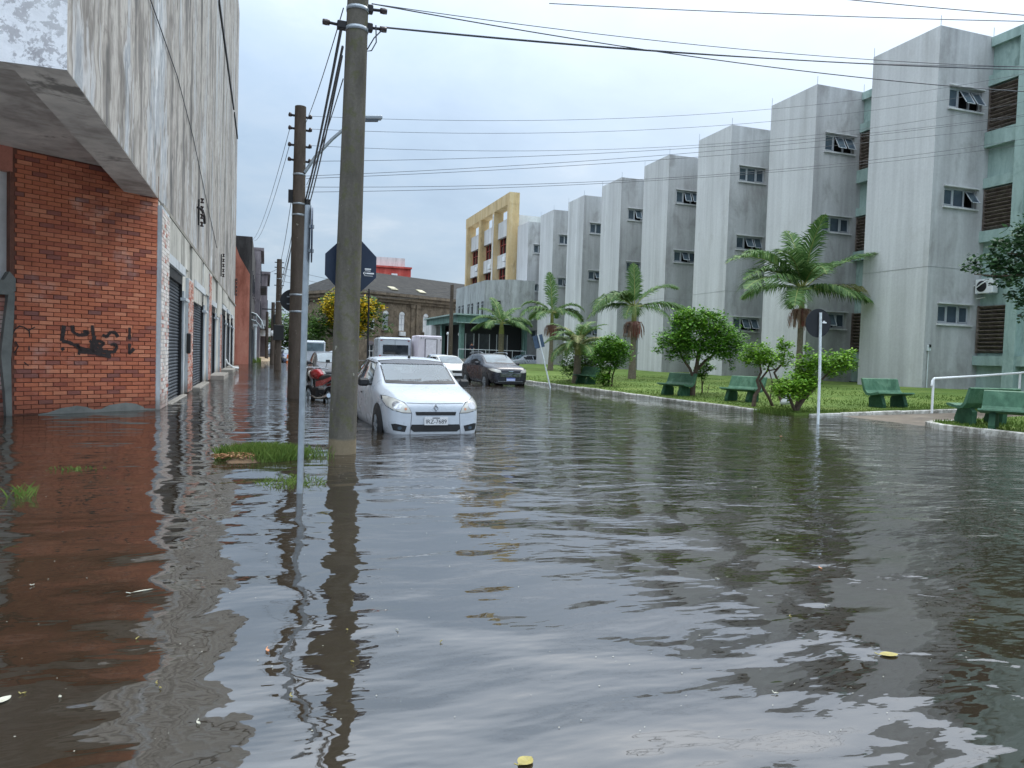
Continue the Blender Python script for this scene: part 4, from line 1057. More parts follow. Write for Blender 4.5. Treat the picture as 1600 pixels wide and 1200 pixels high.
# round sign on its own post by the lawn
sr2 = empty('round_sign', (12.33,14.05,GZ), 0, 'black round sign back on a white post by the lawn', 'sign')
m = MB(); m.tube([(0,0,0),(-.02,0,1.4),(-.08,0,2.82)],.032,12); m.build('post', M_['galv_white'], sr2)
m = MB(); m.prism([(.295*math.cos(a),0,.335*math.sin(a)) for a in [2*math.pi*k/32 for k in range(32)]],(0,0,0),(0,.012,0)); o = m.build('plate', M_['sign_black'], sr2); o.location = (-.09,.05,2.575); o.rotation_euler = (0,0,R(-18))
q = MB(); q.box((.13,-.004,.045),(.05,.004,.022)); q.box((.14,-.004,.015),(.1,.004,.03)); q.box((.07,-.004,-.06),(.012,.004,.1)); w_ = q.build('printed_marks', M_['white'], sr2); w_.location = (-.09,.045,2.575); w_.rotation_euler = (0,0,R(-18))
# leaning sign
sl2 = empty('leaning_sign', (11.81,29.88,GZ), 0, 'rectangular slate blue sign on a post leaning over the kerb', 'sign')
m = MB(); m.tube([(.06,0,-.0),(-.66,0,2.5)],.032,10); m.build('post', M_['galv_white'], sl2)
m = MB(); m.box((0,.05,0),(.46,.012,.56)); o = m.build('plate', M_['sign_slate'], sl2); o.location = (-.60,0,2.22); o.rotation_euler = (0,R(-15),0)

# ================================================================ WIRES
def wire(S, E, sag, rad, label, group='overhead wires'):
    S, E = Vector(S), Vector(E); n = 28
    m = MB(); m.tube([S.lerp(E, t/n)-Vector((0,0,4*sag*(t/n)*(1-t/n))) for t in range(n+1)], rad, 5)
    return tag(m.build('overhead_wire', M_['wire']), label, 'wire', group)
def ext(S, E, k): S, E = Vector(S), Vector(E); return tuple(S+(E-S)*k)
near = [((1.26,10.1,6.0),(13,10.0,6.68),.17,.013),((1.26,10.1,6.0),(13,10.02,7.13),.17,.009),((1.42,10.1,5.72),(13,10.01,6.99),.10,.016),((1.42,10.1,5.71),(13,10.02,7.08),.13,.008)]
for (S,E,sg_,rd),lb in zip(near,('lowest sagging cable from the top clamp of nearest pole','highest cable from the top clamp of nearest pole','thickest cable from the lower clamp of nearest pole','thin cable beside the thickest one from nearest pole')): wire(S, ext(S,E,1.35), sg_*1.6, rd*.65, lb, 'cables from the nearest pole')
wire((4.6,12.3,7.55),(20,9.0,8.45),.1,.008,'longer cable crossing the sky at the top edge','cables across the top edge')
wire((7.5,10.1,7.3),(20,10.0,8.75),.08,.008,'shorter thin cable crossing the sky at the top edge','cables across the top edge')
far = [((1.07,21.3,7.78),(24,19.57,12.16),.63),((1.07,21.3,7.43),(24,19.54,11.73),.63),((1.07,21.3,6.98),(24,20.28,11.28),.65),((.97,21.3,6.54),(24,20.23,10.61),.33),((.98,21.3,6.14),(24,20.23,10.47),.25),((.98,21.3,6.07),(24,20.2,10.13),.21),((.98,21.3,5.84),(24,20.18,9.78),.42),((.98,21.3,5.7),(24,20.17,9.51),.32)]
for k,(S,E,sg_) in enumerate(far): wire(S, ext(S,E,1.262), sg_*1.5, .006 if k < 3 else .007, ['topmost','second','third','fourth','fifth','sixth','seventh','lowest'][k]+' of eight thin wires from second pole to the towers', 'wires from the second pole to the towers')
for (S,E,rd,sg_) in [((.9,10.15,5.9),(.95,21.3,7.6),.008,.1),((.88,10.15,5.66),(.98,21.3,5.5),.022,.12),((.9,10.15,5.4),(1.0,21.3,5.35),.018,.1),((.9,10.2,5.3),(1.02,21.3,5.15),.014,.16),((.92,10.2,5.0),(1.0,21.3,5.9),.008,.1)]:
    wire(S,E,sg_,rd,{.008:'hair-thin wire',.022:'thickest black cable',.018:'thick lower cable',.014:'sagging medium cable'}[rd]+(' rising' if S[2] < 5.1 else '')+' strung between the nearest and second poles','cables between first two poles')
for (z0,z1,sg_,lb) in ((5.5,5.2,.35,'second highest'),(5.2,5.0,.4,'third highest'),(5.35,4.6,.5,'lowest'),(7.2,6.4,.5,'highest')): wire((.8,21.4,z0),(.72,47.7,z1),sg_,.012,lb+' cable strung between the second and third poles','cables between second and third poles')
for (z0,z1) in ((5.2,4.5),(4.6,4.0)): wire((.72,47.7,z0),(.55,66,z1),.3,.014,('upper' if z0 > 5 else 'lower')+' cable strung between the third and fourth poles','cables between third and fourth poles')
for x1,z0 in ((-1.2,7.35),(-1.0,6.9)): wire((.52,21.3,z0),(x1,61.0,9.6),.7,.008,('higher' if z0 > 7 else 'lower')+' thin wire from second pole to the dark building','wires to the dark building')
wire((.6,47.7,6.2),(-1.7,78,9.0),.4,.012,'thin wire from third pole to the mauve building')
for k in range(3): wire((.8,47.7,6.3-.4*k),(15.9,65.4,7.3-.35*k),.6,.012,['upper','middle','lower'][k]+' of three wires from third pole across the street','wires crossing the far street')

# ================================================================ CARS
def car_mat(name, c, metal=0., rough=.28, mud=.3):
    m, g = newmat(name); p = opos(g); n1 = g.noise(p, 2.5, 4); n2 = g.noise(p, 40, 3); z = g.sep(wpos(g))[2]
    cl = g.mix(.5, c, g.ramp(n1, [(.3, tuple(x*.86 for x in c)), (.7, c)]))
    k = g.math('ADD', z, g.math('MULTIPLY', g.noise(p, 5, 4), .25))
    cl = g.mix(g.maprange(k, .08, .30, mud, 0), cl, s(112,100,84))
    finish(g, cl, g.maprange(n1, .3, .7, rough-.05, rough+.1), metal, None, .5, .35, {'Coat Roughness': .06}); return m
M_['car_white'] = car_mat('white_car_paint', s(184,191,199))
M_['car_white2'] = car_mat('offwhite_car_paint', s(218,218,212))
M_['car_dark'] = car_mat('dark_grey_car_paint', s(40,42,50), .1, .25, .1)
M_['car_silver'] = car_mat('silver_car_paint', s(176,182,190), .5)
M_['car_slate'] = car_mat('slate_blue_car_paint', s(110,120,146), .3)
M_['car_grey'] = car_mat('grey_car_paint', s(44,44,48), .1)
def glassmat(name, c, rough=.05, coat=.6):
    m, g = newmat(name); p = opos(g); n1 = g.noise(p, 1.8, 4, .55, .4)
    cl = g.ramp(n1, [(.32, tuple(x*.55 for x in c)), (.5, c), (.7, tuple(min(1,x*1.35) for x in c))])
    finish(g, cl, rough, 0, None, .5, coat, {'Coat Roughness': .02, 'Coat IOR': 1.5}); return m
M_['windscreen'] = glassmat('windscreen_glass', s(84,102,110))
M_['carglass'] = glassmat('tinted_car_glass', s(26,30,36), .05, .1)
def cleargl(name, tintc, kd, film=.1):
    m, g = newmat(name)
    tr = g.n('ShaderNodeBsdfTransparent', {'Color': tintc}); gl = g.n('ShaderNodeBsdfGlossy', {'Color': (.9,.95,1), 'Roughness': .03})
    df = g.n('ShaderNodeBsdfDiffuse', {'Color': (.42,.5,.53)}); tr = g.n('ShaderNodeMixShader', {0: film, 1: tr, 2: df})   # pale diffuse layer paints sky glare, with some dust, into the glass
    fr = g.n('ShaderNodeFresnel', {'IOR': kd}); mx = g.n('ShaderNodeMixShader', {0: fr, 1: tr, 2: gl})
    g.n('ShaderNodeOutputMaterial', {'Surface': mx}, None); return m
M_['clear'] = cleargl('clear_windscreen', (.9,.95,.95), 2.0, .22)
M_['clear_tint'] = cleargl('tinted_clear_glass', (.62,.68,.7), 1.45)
M_['seat'] = simple('grey_seat_cloth', s(66,72,78), .9)
M_['lamp'] = glassmat('headlamp_lens', s(196,194,186), .1)
M_['lamp_in'] = simple('headlamp_reflector', s(170,172,176), .2, .7, .2, 20)
M_['amber'] = simple('amber_lens', s(200,146,116), .3)
M_['chrome'] = simple('chrome', s(206,210,214), .12, 1.0, .05, 10)
M_['plate_grey'] = simple('licence_plate_grey', s(196,198,200), .5, 0, .06, 20)
M_['plate_blue'] = simple('licence_plate_white_blue', s(176,186,220), .5, 0, .06, 20)
M_['ink'] = simple('plate_ink', s(26,28,34), .6)
M_['tail'] = simple('red_tail_lamp', s(140,24,26), .25, 0, .1, 10, coat=.5)
M_['seam'] = simple('panel_gap', s(60,62,66), .8)

def loft(st, seg=2, holes=()):
    """st: list of (y, w, zb, zbelt, wr, zr, zt) stations from front to rear -> smooth closed body mesh"""
    m = MB(); rows = []
    for (y,w,zb,zbelt,wr,zr,zt) in st:
        hood = (zr-zbelt) < .18
        half = [(0,zb),(w*.78,zb),(w*.965,zb+.10),(w,zb+(zbelt-zb)*.55),(w*.985,zbelt-.05),(w*.955,zbelt),(wr,zr),(wr*.90,zr+(zt-zr)*.55),(wr*.5,zt-(zt-zr)*.12),(0,zt)]
        ring = [(x,y,z) for x,z in half]+[(-x,y,z) for x,z in half[-2:0:-1]]
        rows.append(ring)
    n = len(rows[0]); vs = [p for r in rows for p in r]; fs = []
    for i in range(len(rows)-1):
        for k in range(n): fs.append((i*n+k,i*n+(k+1)%n,(i+1)*n+(k+1)%n,(i+1)*n+k))
    fs.append(tuple(range(n-1,-1,-1))); fs.append(tuple((len(rows)-1)*n+k for k in range(n)))
    m.add(vs,fs,0,True)
    o = m.build('tmp', M_['white'], None, True)
    md = o.modifiers.new('s','SUBSURF'); md.levels = seg; md.render_levels = seg
    dg = bpy.context.evaluated_depsgraph_get(); me = bpy.data.meshes.new_from_object(o.evaluated_get(dg)); bpy.data.objects.remove(o)
    for p in me.polygons: p.use_smooth = True
    bm = bmesh.new(); bm.from_mesh(me); bmesh.ops.recalc_face_normals(bm, faces=bm.faces); bvh = BVHTree.FromBMesh(bm)
    if holes:      # real window openings
        dead = []
        for f_ in bm.faces:
            c = f_.calc_center_median(); n_ = f_.normal
            for side, poly in holes:
                a, b, ok = {'front': (c.x, c.z, n_.y < -.15), 'rear': (c.x, c.z, n_.y > .15), 'left': (c.y, c.z, n_.x < -.3), 'right': (c.y, c.z, n_.x > .3)}[side]
                if ok and inside(poly, a, b): dead.append(f_); break
        bmesh.ops.delete(bm, geom=dead, context='FACES')
    bm.to_mesh(me); bm.free()
    return me, bvh
def inside(poly, x, y):
    r = False; n = len(poly)
    for i in range(n):
        (x0,y0),(x1,y1) = poly[i], poly[(i+1)%n]
        if (y0 > y) != (y1 > y) and x < (x1-x0)*(y-y0)/(y1-y0)+x0: r = not r
    return r
def window_polys(st, i_c, i_f, i_r, i_e, grow=0.0):
    c, f, r_, e = st[i_c], st[i_f], st[i_r], st[i_e]
    zb = c[6]+.03; zt = f[5]-.005; kb = c[4]*.84+grow; kt = f[4]*.90+grow
    ws = [(-kb,zb+.012-grow),(-kb*.5,zb-.002-grow),(0,zb-.008-grow),(kb*.5,zb-.002-grow),(kb,zb+.012-grow),(kt,zt+grow*.5),(kt*.5,zt+.03+grow*.5),(0,zt+.038+grow*.5),(-kt*.5,zt+.03+grow*.5),(-kt,zt+grow*.5)]
    mid = (f[0]+r_[0])/2+.05; z0 = c[3]+.06-grow; z1 = f[5]-.03+grow
    A = [(c[0]+.42-grow,z0),(mid-.05+grow,z0+.01),(mid-.05+grow,z1+.02),(f[0]+.06,z1-.02)]
    Bq = [(mid+.05-grow,z0+.01),(r_[0]-.05+grow,z0+.03),(r_[0]-.16+grow,z1-.02),(mid+.05-grow,z1+.02)]
    rw = [(-.56*r_[1]/.85-grow,e[6]+.08-grow),(.56*r_[1]/.85+grow,e[6]+.08-grow),(r_[4]*.82+grow,r_[5]-.05+grow),(-r_[4]*.82-grow,r_[5]-.05+grow)]
    return ws, A, Bq, rw
def ring_patch(bvh, inner, outer, side, off, name, mat, parent):
    n = len(inner)
    for i in range(n):
        j = (i+1) % n; patch(bvh, [inner[i],inner[j],outer[j],outer[i]], side, off, name, mat, parent, 2)
def patch(bvh, poly, side, off, name, mat, parent, cuts=3, flip=False):
    """a thin panel cut to 'poly' and laid on the body as seen from front / rear / left / right"""
    bm = bmesh.new()
    vs = [bm.verts.new((a,b,0)) for a,b in poly]
    f_ = bm.faces.new(vs); bmesh.ops.triangulate(bm, faces=[f_])
    bmesh.ops.subdivide_edges(bm, edges=bm.edges[:], cuts=cuts, use_grid_fill=True)
    O = {'front': lambda a,b: (Vector((a,-4,b)),Vector((0,1,0))),'rear': lambda a,b: (Vector((a,12,b)),Vector((0,-1,0))),'left': lambda a,b: (Vector((-4,a,b)),Vector((1,0,0))),'right': lambda a,b: (Vector((4,a,b)),Vector((-1,0,0)))}[side]
    for v in bm.verts:
        o_, d_ = O(v.co.x, v.co.y); h = bvh.ray_cast(o_, d_)
        if h[0] is None:
            h = bvh.find_nearest(o_+d_*4)
            if h[0] is None: continue
        n_ = h[1]
        if n_.dot(d_) > 0: n_ = -n_
        v.co = h[0]+n_*off
    bmesh.ops.recalc_face_normals(bm, faces=bm.faces)
    me = bpy.data.meshes.new(name); bm.to_mesh(me); bm.free()
    for p in me.polygons: p.use_smooth = True
    me.materials.append(mat); o = bpy.data.objects.new(name, me); col.objects.link(o); o.parent = parent
    return o
def wheel(parent, x, y, r, wdt=.2):
    sgn = 1 if x > 0 else -1
    m = MB(); m.lathe((x,y,r),[(r*.62,-wdt/2),(r*.93,-wdt/2),(r,-wdt*.3),(r,wdt*.3),(r*.93,wdt/2),(r*.62,wdt/2)],24,0,'X'); t = m.build('wheel', M_['rubber'], parent)
    q = MB(); q.lathe((x+sgn*wdt*.36,y,r),[(r*.64,0),(r*.6,sgn*.02),(r*.2,sgn*.0),(.02,sgn*.02),(0,sgn*.02)],20,0,'X')
    for k in range(6):
        a = k*math.pi/3; q.bar((x+sgn*wdt*.42,y+math.cos(a)*.05,r+math.sin(a)*.05),(x+sgn*wdt*.42,y+math.cos(a)*r*.6,r+math.sin(a)*r*.6),.05,.03,0,(1,0,0))
    q.build('rim', M_['galv'], t)
def mirror(parent, x, y, z, mat):
    sgn = 1 if x > 0 else -1
    m = MB(); m.box((x+sgn*.11,y,z),(.2,.12,.15),0,None,.045); m.bar((x-sgn*.06,y+.02,z-.05),(x+sgn*.06,y+.0,z-.03),.05,.04); m.build('mirror', mat, parent)
def mirrorpoly(poly): return [(-a,b) for a,b in poly][::-1]

HATCH = [(0.0,.60,.08,.60,.46,.63,.65),(.05,.77,.07,.68,.62,.73,.76),(.30,.845,.07,.79,.68,.87,.91),(.80,.865,.12,.89,.74,.965,1.0),(1.12,.87,.12,.93,.76,1.0,1.045),(1.78,.872,.12,.95,.685,1.42,1.475),(2.4,.872,.12,.96,.69,1.47,1.535),(3.2,.87,.12,.97,.67,1.44,1.505),(3.72,.85,.19,.98,.57,1.37,1.42),(3.96,.82,.24,.95,.62,1.0,1.02),(4.02,.74,.3,.8,.58,.83,.85)]
def scaled(st, L, Wd, H): 
    l0 = st[-1][0]; w0 = max(q[1] for q in st); h0 = max(q[6] for q in st)
    return [(y*L/l0,w*Wd/2/w0,zb,zbelt*H/h0,wr*Wd/2/w0,zr*H/h0,zt*H/h0) for (y,w,zb,zbelt,wr,zr,zt) in st]
SEDAN = [(0.0,.58,.24,.58,.48,.62,.64),(.05,.76,.19,.66,.64,.72,.74),(.32,.85,.17,.76,.70,.84,.88),(.95,.875,.17,.87,.76,.94,.98),(1.35,.88,.17,.91,.77,.98,1.02),(2.05,.88,.17,.93,.62,1.36,1.41),(2.7,.88,.17,.94,.62,1.40,1.45),(3.3,.88,.17,.95,.60,1.35,1.4),(3.85,.87,.18,.96,.72,1.03,1.06),(4.3,.84,.22,.94,.70,1.0,1.02),(4.4,.76,.3,.8,.6,.83,.85)]
SUV = [(0.0,.62,.32,.80,.52,.85,.88),(.06,.82,.26,.90,.70,.97,1.0),(.34,.90,.24,.99,.76,1.08,1.12),(.95,.92,.24,1.06,.80,1.13,1.17),(1.3,.925,.24,1.09,.81,1.16,1.2),(1.95,.925,.24,1.10,.68,1.58,1.63),(2.7,.925,.24,1.11,.69,1.63,1.69),(3.7,.92,.24,1.13,.66,1.58,1.65),(4.2,.90,.26,1.14,.60,1.48,1.53),(4.42,.87,.32,1.08,.66,1.14,1.16),(4.5,.78,.4,.9,.6,.94,.96)]

def glazing(root, bvh, st, i_c, i_f, i_r, i_e, screen, tint, see=False):
    """windscreen, side windows, rear window from the station table (cowl, roof front, roof rear, tail)"""
    ws, A, Bq, rw = window_polys(st, i_c, i_f, i_r, i_e); ws2, A2, B2, rw2 = window_polys(st, i_c, i_f, i_r, i_e, .022)
    if see:
        ring_patch(bvh, ws, ws2, 'front', .006, 'windscreen_seal', M_['black'], root)
    else: patch(bvh, ws2, 'front', .004, 'windscreen_seal', M_['black'], root, 3)
    patch(bvh, ws2 if see else ws, 'front', .002 if see else .009, 'windscreen', screen, root, 3)
    for sd_ in ('left','right'):
        for q1, q2 in ((A,A2),(Bq,B2)):
            if see: ring_patch(bvh, q1, q2, sd_, .006, 'window_seal', M_['black'], root)
            patch(bvh, q2 if see else q1, sd_, .002 if see else .006, 'side_window', tint, root, 2)
    if see: ring_patch(bvh, rw, rw2, 'rear', .006, 'window_seal', M_['black'], root)
    patch(bvh, rw2 if see else rw, 'rear', .002 if see else .006, 'rear_window', tint, root, 2)
def make_car(name, st, paint, label, x, y, rz, wheels, screen=None, tint=None, face='generic', group=None, idx=(4,5,8,9), mirr=None, gz=GZ, see=False):
    root = empty(name, (x,y,gz), rz, label, 'car', group)
    wp_ = window_polys(st, *idx)
    me, bvh = loft(st, 4, [('front',wp_[0]),('left',wp_[1]),('left',wp_[2]),('right',wp_[1]),('right',wp_[2]),('rear',wp_[3])]) if see else loft(st)
    me.materials.clear(); me.materials.append(paint)
    o = bpy.data.objects.new('body', me); col.objects.link(o); o.parent = root
    glazing(root, bvh, st, *idx, screen or M_['windscreen'], tint or M_['carglass'], see)
    wmax = max(q[1] for q in st)
    for yy in wheels[0:2]:
        for sx in (-1,1):
            wheel(root, sx*(wmax-.085), yy, wheels[2])
            m = MB(); m.lathe((sx*(wmax*.985),yy,wheels[2]+.01),[(wheels[2]+.07,-.03*sx),(wheels[2]+.07,.008*sx),(wheels[2]*.6,.01*sx),(0.0,.01*sx)],26,0,'X')
            m.build('wheel_arch', M_['rubber'], root)
    c = st[idx[0]]
    for sx in (-1,1): mirror(root, sx*(wmax-.01), c[0]+.42, c[3]+.1, mirr or paint)
    # door seams
    for sd_ in ('left','right'):
        for yy in (c[0]+.18,(st[idx[1]][0]+st[idx[2]][0])/2+.05,st[idx[2]][0]-.25): patch(bvh, [(yy-.006,.34),(yy+.006,.34),(yy+.006,c[3]-.01),(yy-.006,c[3]-.01)], sd_, .003, 'door_seam', M_['seam'], root, 2)
        patch(bvh, [(c[0]+1.05,c[3]-.14),(c[0]+1.22,c[3]-.14),(c[0]+1.22,c[3]-.11),(c[0]+1.05,c[3]-.11)], sd_, .02, 'door_handle', mirr or paint, root, 1)
    return root, bvh
# ---- the white hatchback in the middle of the picture
sd_root, bv = make_car('parked_car', HATCH, M_['car_white'], 'white hatchback with plate IRZ-7689 standing in the flood by nearest pole', 2.78, 12.3, R(3), (.78,3.36,.31), mirr=M_['black'], screen=M_['clear'], tint=M_['clear_tint'], see=True)
# cabin seen through the glass
m = MB(); m.box((0,1.45,.93),(1.36,.55,.16),0,None,.06); m.build('dashboard', M_['black'], sd_root)
m = MB(); m.box((0,2.55,.42),(1.55,2.9,.1)); m.build('cabin_floor', M_['black'], sd_root)
for sx in (-1,1):
    m = MB(); m.box((sx*.36,2.15,.92),(.48,.16,.66),0,Matrix.Rotation(R(-12),3,'X'),.06); m.box((sx*.36,1.95,.62),(.5,.5,.16),0,None,.06); st_ = m.build('seat', M_['seat'], sd_root)
    m = MB(); m.box((sx*.36,2.28,1.31),(.26,.1,.18),0,None,.045); m.build('headrest', M_['seat'], st_)
m = MB(); m.box((0,3.15,.86),(1.3,.16,.6),0,Matrix.Rotation(R(-14),3,'X'),.06); m.build('rear_seat', M_['seat'], sd_root)
m = MB(); m.tube([(.36+.18*math.cos(t_),1.72+.06*math.sin(t_),1.0+.17*math.sin(t_)) for t_ in [2*math.pi*k/16 for k in range(17)]],.016,6); m.build('steering_wheel', M_['black'], sd_root)
m = MB(); m.box((0,1.9,1.38),(.22,.03,.07),0,None,.012); m.build('rear_view_mirror', M_['black'], sd_root)
HL = [(.43,.585),(.47,.67),(.55,.745),(.66,.80),(.76,.835),(.815,.835),(.825,.76),(.80,.69),(.72,.63),(.58,.59)]
for poly in (HL, mirrorpoly(HL)):
    sg_ = 1 if poly[0][0] > 0 else -1
    big = [(a+(.012 if abs(a) > .6 else -.012)*sg_, b+(.012 if b > .7 else -.012)) for a,b in poly]
    h = patch(bv, big, 'front', .003, 'headlight_surround', M_['seam'], sd_root, 2)
    h = patch(bv, poly, 'front', .008, 'headlight', M_['lamp'], sd_root, 3)
    cx, cz = .66*sg_, .70
    circ = [(cx+.075*math.cos(t),cz+.062*math.sin(t)) for t in [2*math.pi*k/16 for k in range(16)]]
    patch(bv, circ, 'front', .012, 'reflector', M_['lamp_in'], h, 1)
    cx, cz = .525*sg_, .645
    patch(bv, [(cx+.024*math.cos(t),cz+.022*math.sin(t)) for t in [2*math.pi*k/12 for k in range(12)]], 'front', .012, 'indicator', M_['amber'], h, 1)
patch(bv, [(-.345,.54),(.345,.54),(.36,.60),(-.36,.60)], 'front', .006, 'upper_grille', M_['black'], sd_root, 4)
patch(bv, [(-.38,.262),(.38,.262),(.44,.31),(.42,.385),(-.42,.385),(-.44,.31)], 'front', .006, 'lower_grille', M_['black'], sd_root, 4)
for poly in ([(.53,.262),(.72,.285),(.75,.39),(.69,.40),(.50,.36)],): 
    for pp in (poly, mirrorpoly(poly)):
        f_ = patch(bv, pp, 'front', .006, 'fog_lamp_recess', M_['black'], sd_root, 3)
        cx = .62*(1 if pp[0][0] > 0 else -1)
        patch(bv, [(cx+.035*math.cos(t),.325+.03*math.sin(t)) for t in [2*math.pi*k/12 for k in range(12)]], 'front', .012, 'fog_lamp', M_['glass_pane'], f_, 1)
# bonnet shut line, bumper seams
for a,b in (((-.43,.605),(-.40,.735)),((.43,.605),(.40,.735))): pass
patch(bv, [(-.50,.742),(-.25,.735),(0,.732),(.25,.735),(.50,.742),(.50,.749),(.25,.742),(0,.739),(-.25,.742),(-.50,.749)], 'front', .004, 'bonnet_seam', M_['seam'], sd_root, 2)
for sx in (-1,1): patch(bv, [(sx*.44,.20),(sx*.448,.20),(sx*.425,.58),(sx*.417,.58)], 'front', .004, 'bumper_seam', M_['seam'], sd_root, 3)
h = bv.ray_cast(Vector((0,-4,.44)), Vector((0,1,0)))[0]
pl = MB(); pl.box((0,0,0),(.42,.012,.14),0,None,.004); po = pl.build('licence_plate', M_['plate_grey'], sd_root); po.location = (0,h.y-.02,.445); po.rotation_euler = (R(-4),0,0)
tx = text_mesh('IRZ-7689', .098, 'plate_number', M_['ink'], po, (0,-.0075,-.012), (R(90),0,0))
for k in range(2): pass
q = MB(); q.box((0,-.008,.052),(.13,.003,.016)); q.build('plate_town_strip', M_['seam'], po)
h = bv.ray_cast(Vector((0,-4,.672)), Vector((0,1,0)))[0]
em = empty('tmp'); bpy.data.objects.remove(em)
q = MB()
dm = [(0,.062),(.045,0),(0,-.062),(-.045,0)]; di = [(0,.026),(.016,0),(0,-.026),(-.016,0)]
for i in range(4):
    a,b = dm[i],dm[(i+1)%4]; c_,d_ = di[i],di[(i+1)%4]; mo = ((a[0]+c_[0])/2*1.0,(a[1]+c_[1])/2); mp = ((b[0]+d_[0])/2,(b[1]+d_[1])/2)
    q.face([(a[0],0,a[1]),(b[0],0,b[1]),(mp[0],-.014,mp[1]),(mo[0],-.014,mo[1])]); q.face([(mo[0],-.014,mo[1]),(mp[0],-.014,mp[1]),(d_[0],-.002,d_[1]),(c_[0],-.002,c_[1])])
o = q.build('diamond_badge', M_['chrome'], sd_root); o.location = (0,h.y-.012,.672); o.rotation_euler = (R(-18),0,0)
for pw in ([(-.58,1.068),(-.56,1.062),(-.05,1.085),(.04,1.10),(.03,1.106),(-.06,1.093)],[(.06,1.066),(.08,1.060),(.5,1.082),(.60,1.10),(.59,1.106),(.49,1.092)]): patch(bv, pw, 'front', .022, 'wiper', M_['black'], sd_root, 2)
patch(bv, [(-.66,1.035),(-.33,1.03),(0,1.028),(.33,1.03),(.66,1.035),(.66,1.082),(.33,1.07),(0,1.064),(-.33,1.07),(-.66,1.082)], 'front', .010, 'cowl', M_['black'], sd_root, 3)
patch(bv, [(-.62,1.375),(.62,1.375),(.61,1.41),(.28,1.445),(0,1.452),(-.28,1.445),(-.61,1.41)], 'front', .008, 'sun_strip', simple('sun_strip_film', s(64,70,80), .3), sd_root, 3)
m = MB(); m.lathe((0,2.05,1.50),[(.03,-.02),(.025,.02),(.012,.04),(0,.045)],10); m.build('antenna_base', M_['black'], sd_root)
# ---- dark SUV
sv, bv = make_car('parked_car', scaled(SUV,4.5,1.84,1.66), M_['car_dark'], 'dark grey SUV parked in the flood beside the lawn kerb', 10.45, 31.3, R(4), (.95,3.6,.36), tint=M_['carglass'], mirr=M_['car_dark'])
HLs = [(.46,.80),(.50,.90),(.80,.97),(.88,.95),(.85,.86),(.66,.80)]
for poly in (HLs, mirrorpoly(HLs)): patch(bv, poly, 'front', .008, 'headlight', M_['lamp'], sv, 3)
gr = patch(bv, [(-.48,.58),(.48,.58),(.56,.80),(-.56,.80)], 'front', .006, 'grille', M_['black'], sv, 4)
for zz in (.63,.68,.73,.78): patch(bv, [(-.5,zz-.008),(.5,zz-.008),(.5,zz+.008),(-.5,zz+.008)], 'front', .018, 'grille_bar', M_['chrome'], gr, 3)
patch(bv, [(-.1,.80),(.1,.80),(.12,.87),(-.12,.87)], 'front', .02, 'badge', M_['chrome'], sv, 2)
patch(bv, [(-.5,.28),(.5,.28),(.62,.42),(-.62,.42)], 'front', .006, 'lower_grille', M_['black'], sv, 4)
patch(bv, [(-.6,.40),(.6,.40),(.6,.425),(-.6,.425)], 'front', .012, 'chrome_strip', M_['chrome'], sv, 4)
for sx in (-1,1): patch(bv, [(sx*.64,.42),(sx*.86,.42),(sx*.84,.52),(sx*.66,.48)][::sx], 'front', .008, 'fog_lamp_recess', M_['black'], sv, 2)
h = bv.ray_cast(Vector((0,-4,.5)), Vector((0,1,0)))[0]
pl = MB(); pl.box((0,0,0),(.42,.012,.14),0,None,.004); po = pl.build('licence_plate', M_['plate_blue'], sv); po.location = (0,h.y-.02,.5)
q = MB(); q.box((0,-.0075,.05),(.4,.003,.03)); q.build('plate_band', simple('plate_blue_band', s(50,70,150), .5), po)
for sx in (-1,1): m = MB(); m.tube([(sx*.62,2.0,1.64),(sx*.64,2.3,1.69),(sx*.64,3.5,1.68),(sx*.6,3.9,1.62)],.022,6); m.build('roof_rail', M_['galv'], sv)
# ---- other cars
def front_kit(root, bv, z=1.0, wd=1.0):
    P = [(.42*wd,.60*z),(.48*wd,.70*z),(.72*wd,.80*z),(.82*wd,.79*z),(.80*wd,.70*z),(.6*wd,.61*z)]
    for poly in (P, mirrorpoly(P)): patch(bv, poly, 'front', .008, 'headlight', M_['lamp'], root, 2)
    patch(bv, [(-.36*wd,.52*z),(.36*wd,.52*z),(.4*wd,.66*z),(-.4*wd,.66*z)], 'front', .006, 'grille', M_['black'], root, 3)
    patch(bv, [(-.5*wd,.22*z),(.5*wd,.22*z),(.56*wd,.36*z),(-.56*wd,.36*z)], 'front', .006, 'lower_grille', M_['black'], root, 3)
    hh = bv.ray_cast(Vector((0,-4,.44*z)), Vector((0,1,0)))[0]
    m = MB(); m.box((0,0,0),(.42,.012,.14)); o = m.build('licence_plate', M_['plate_grey'], root); o.location = (0,hh.y-.02,.44*z)
for (st,pt,lab,x,y,rz,wh) in [
  (scaled(HATCH,3.95,1.70,1.48),'car_white2','white hatchback just behind the dark SUV',10.15,39.5,R(5),(.76,3.25,.3)),
  (scaled(SEDAN,4.4,1.76,1.50),'car_silver','pale silver car facing the camera beside the box trailer',11.5,47.5,R(3),(.85,3.5,.31)),
  (scaled(HATCH,4.05,1.72,1.52),'car_grey','dark grey car half hidden behind the nearest pole',2.75,30.6,R(2),(.78,3.36,.31)),
  (scaled(SEDAN,4.4,1.74,1.46),'car_slate','slate blue car parked far down the left side',2.35,72.5,R(2),(.85,3.5,.31)),
  (scaled(HATCH,4.0,1.72,1.50),'car_white','white car half hidden behind white hatchback roof',5.6,58,R(2),(.78,3.3,.31)),
  (scaled(SUV,4.4,1.8,1.66),'car_silver','silver car parked behind the SUV by the porch',23.4,72.0,R(-70),(.95,3.5,.34))]:
    rt, b2 = make_car('parked_car', st, M_[pt], lab, x, y, rz, wh)
    front_kit(rt, b2, max(q[6] for q in st)/1.53, max(q[1] for q in st)/.87)
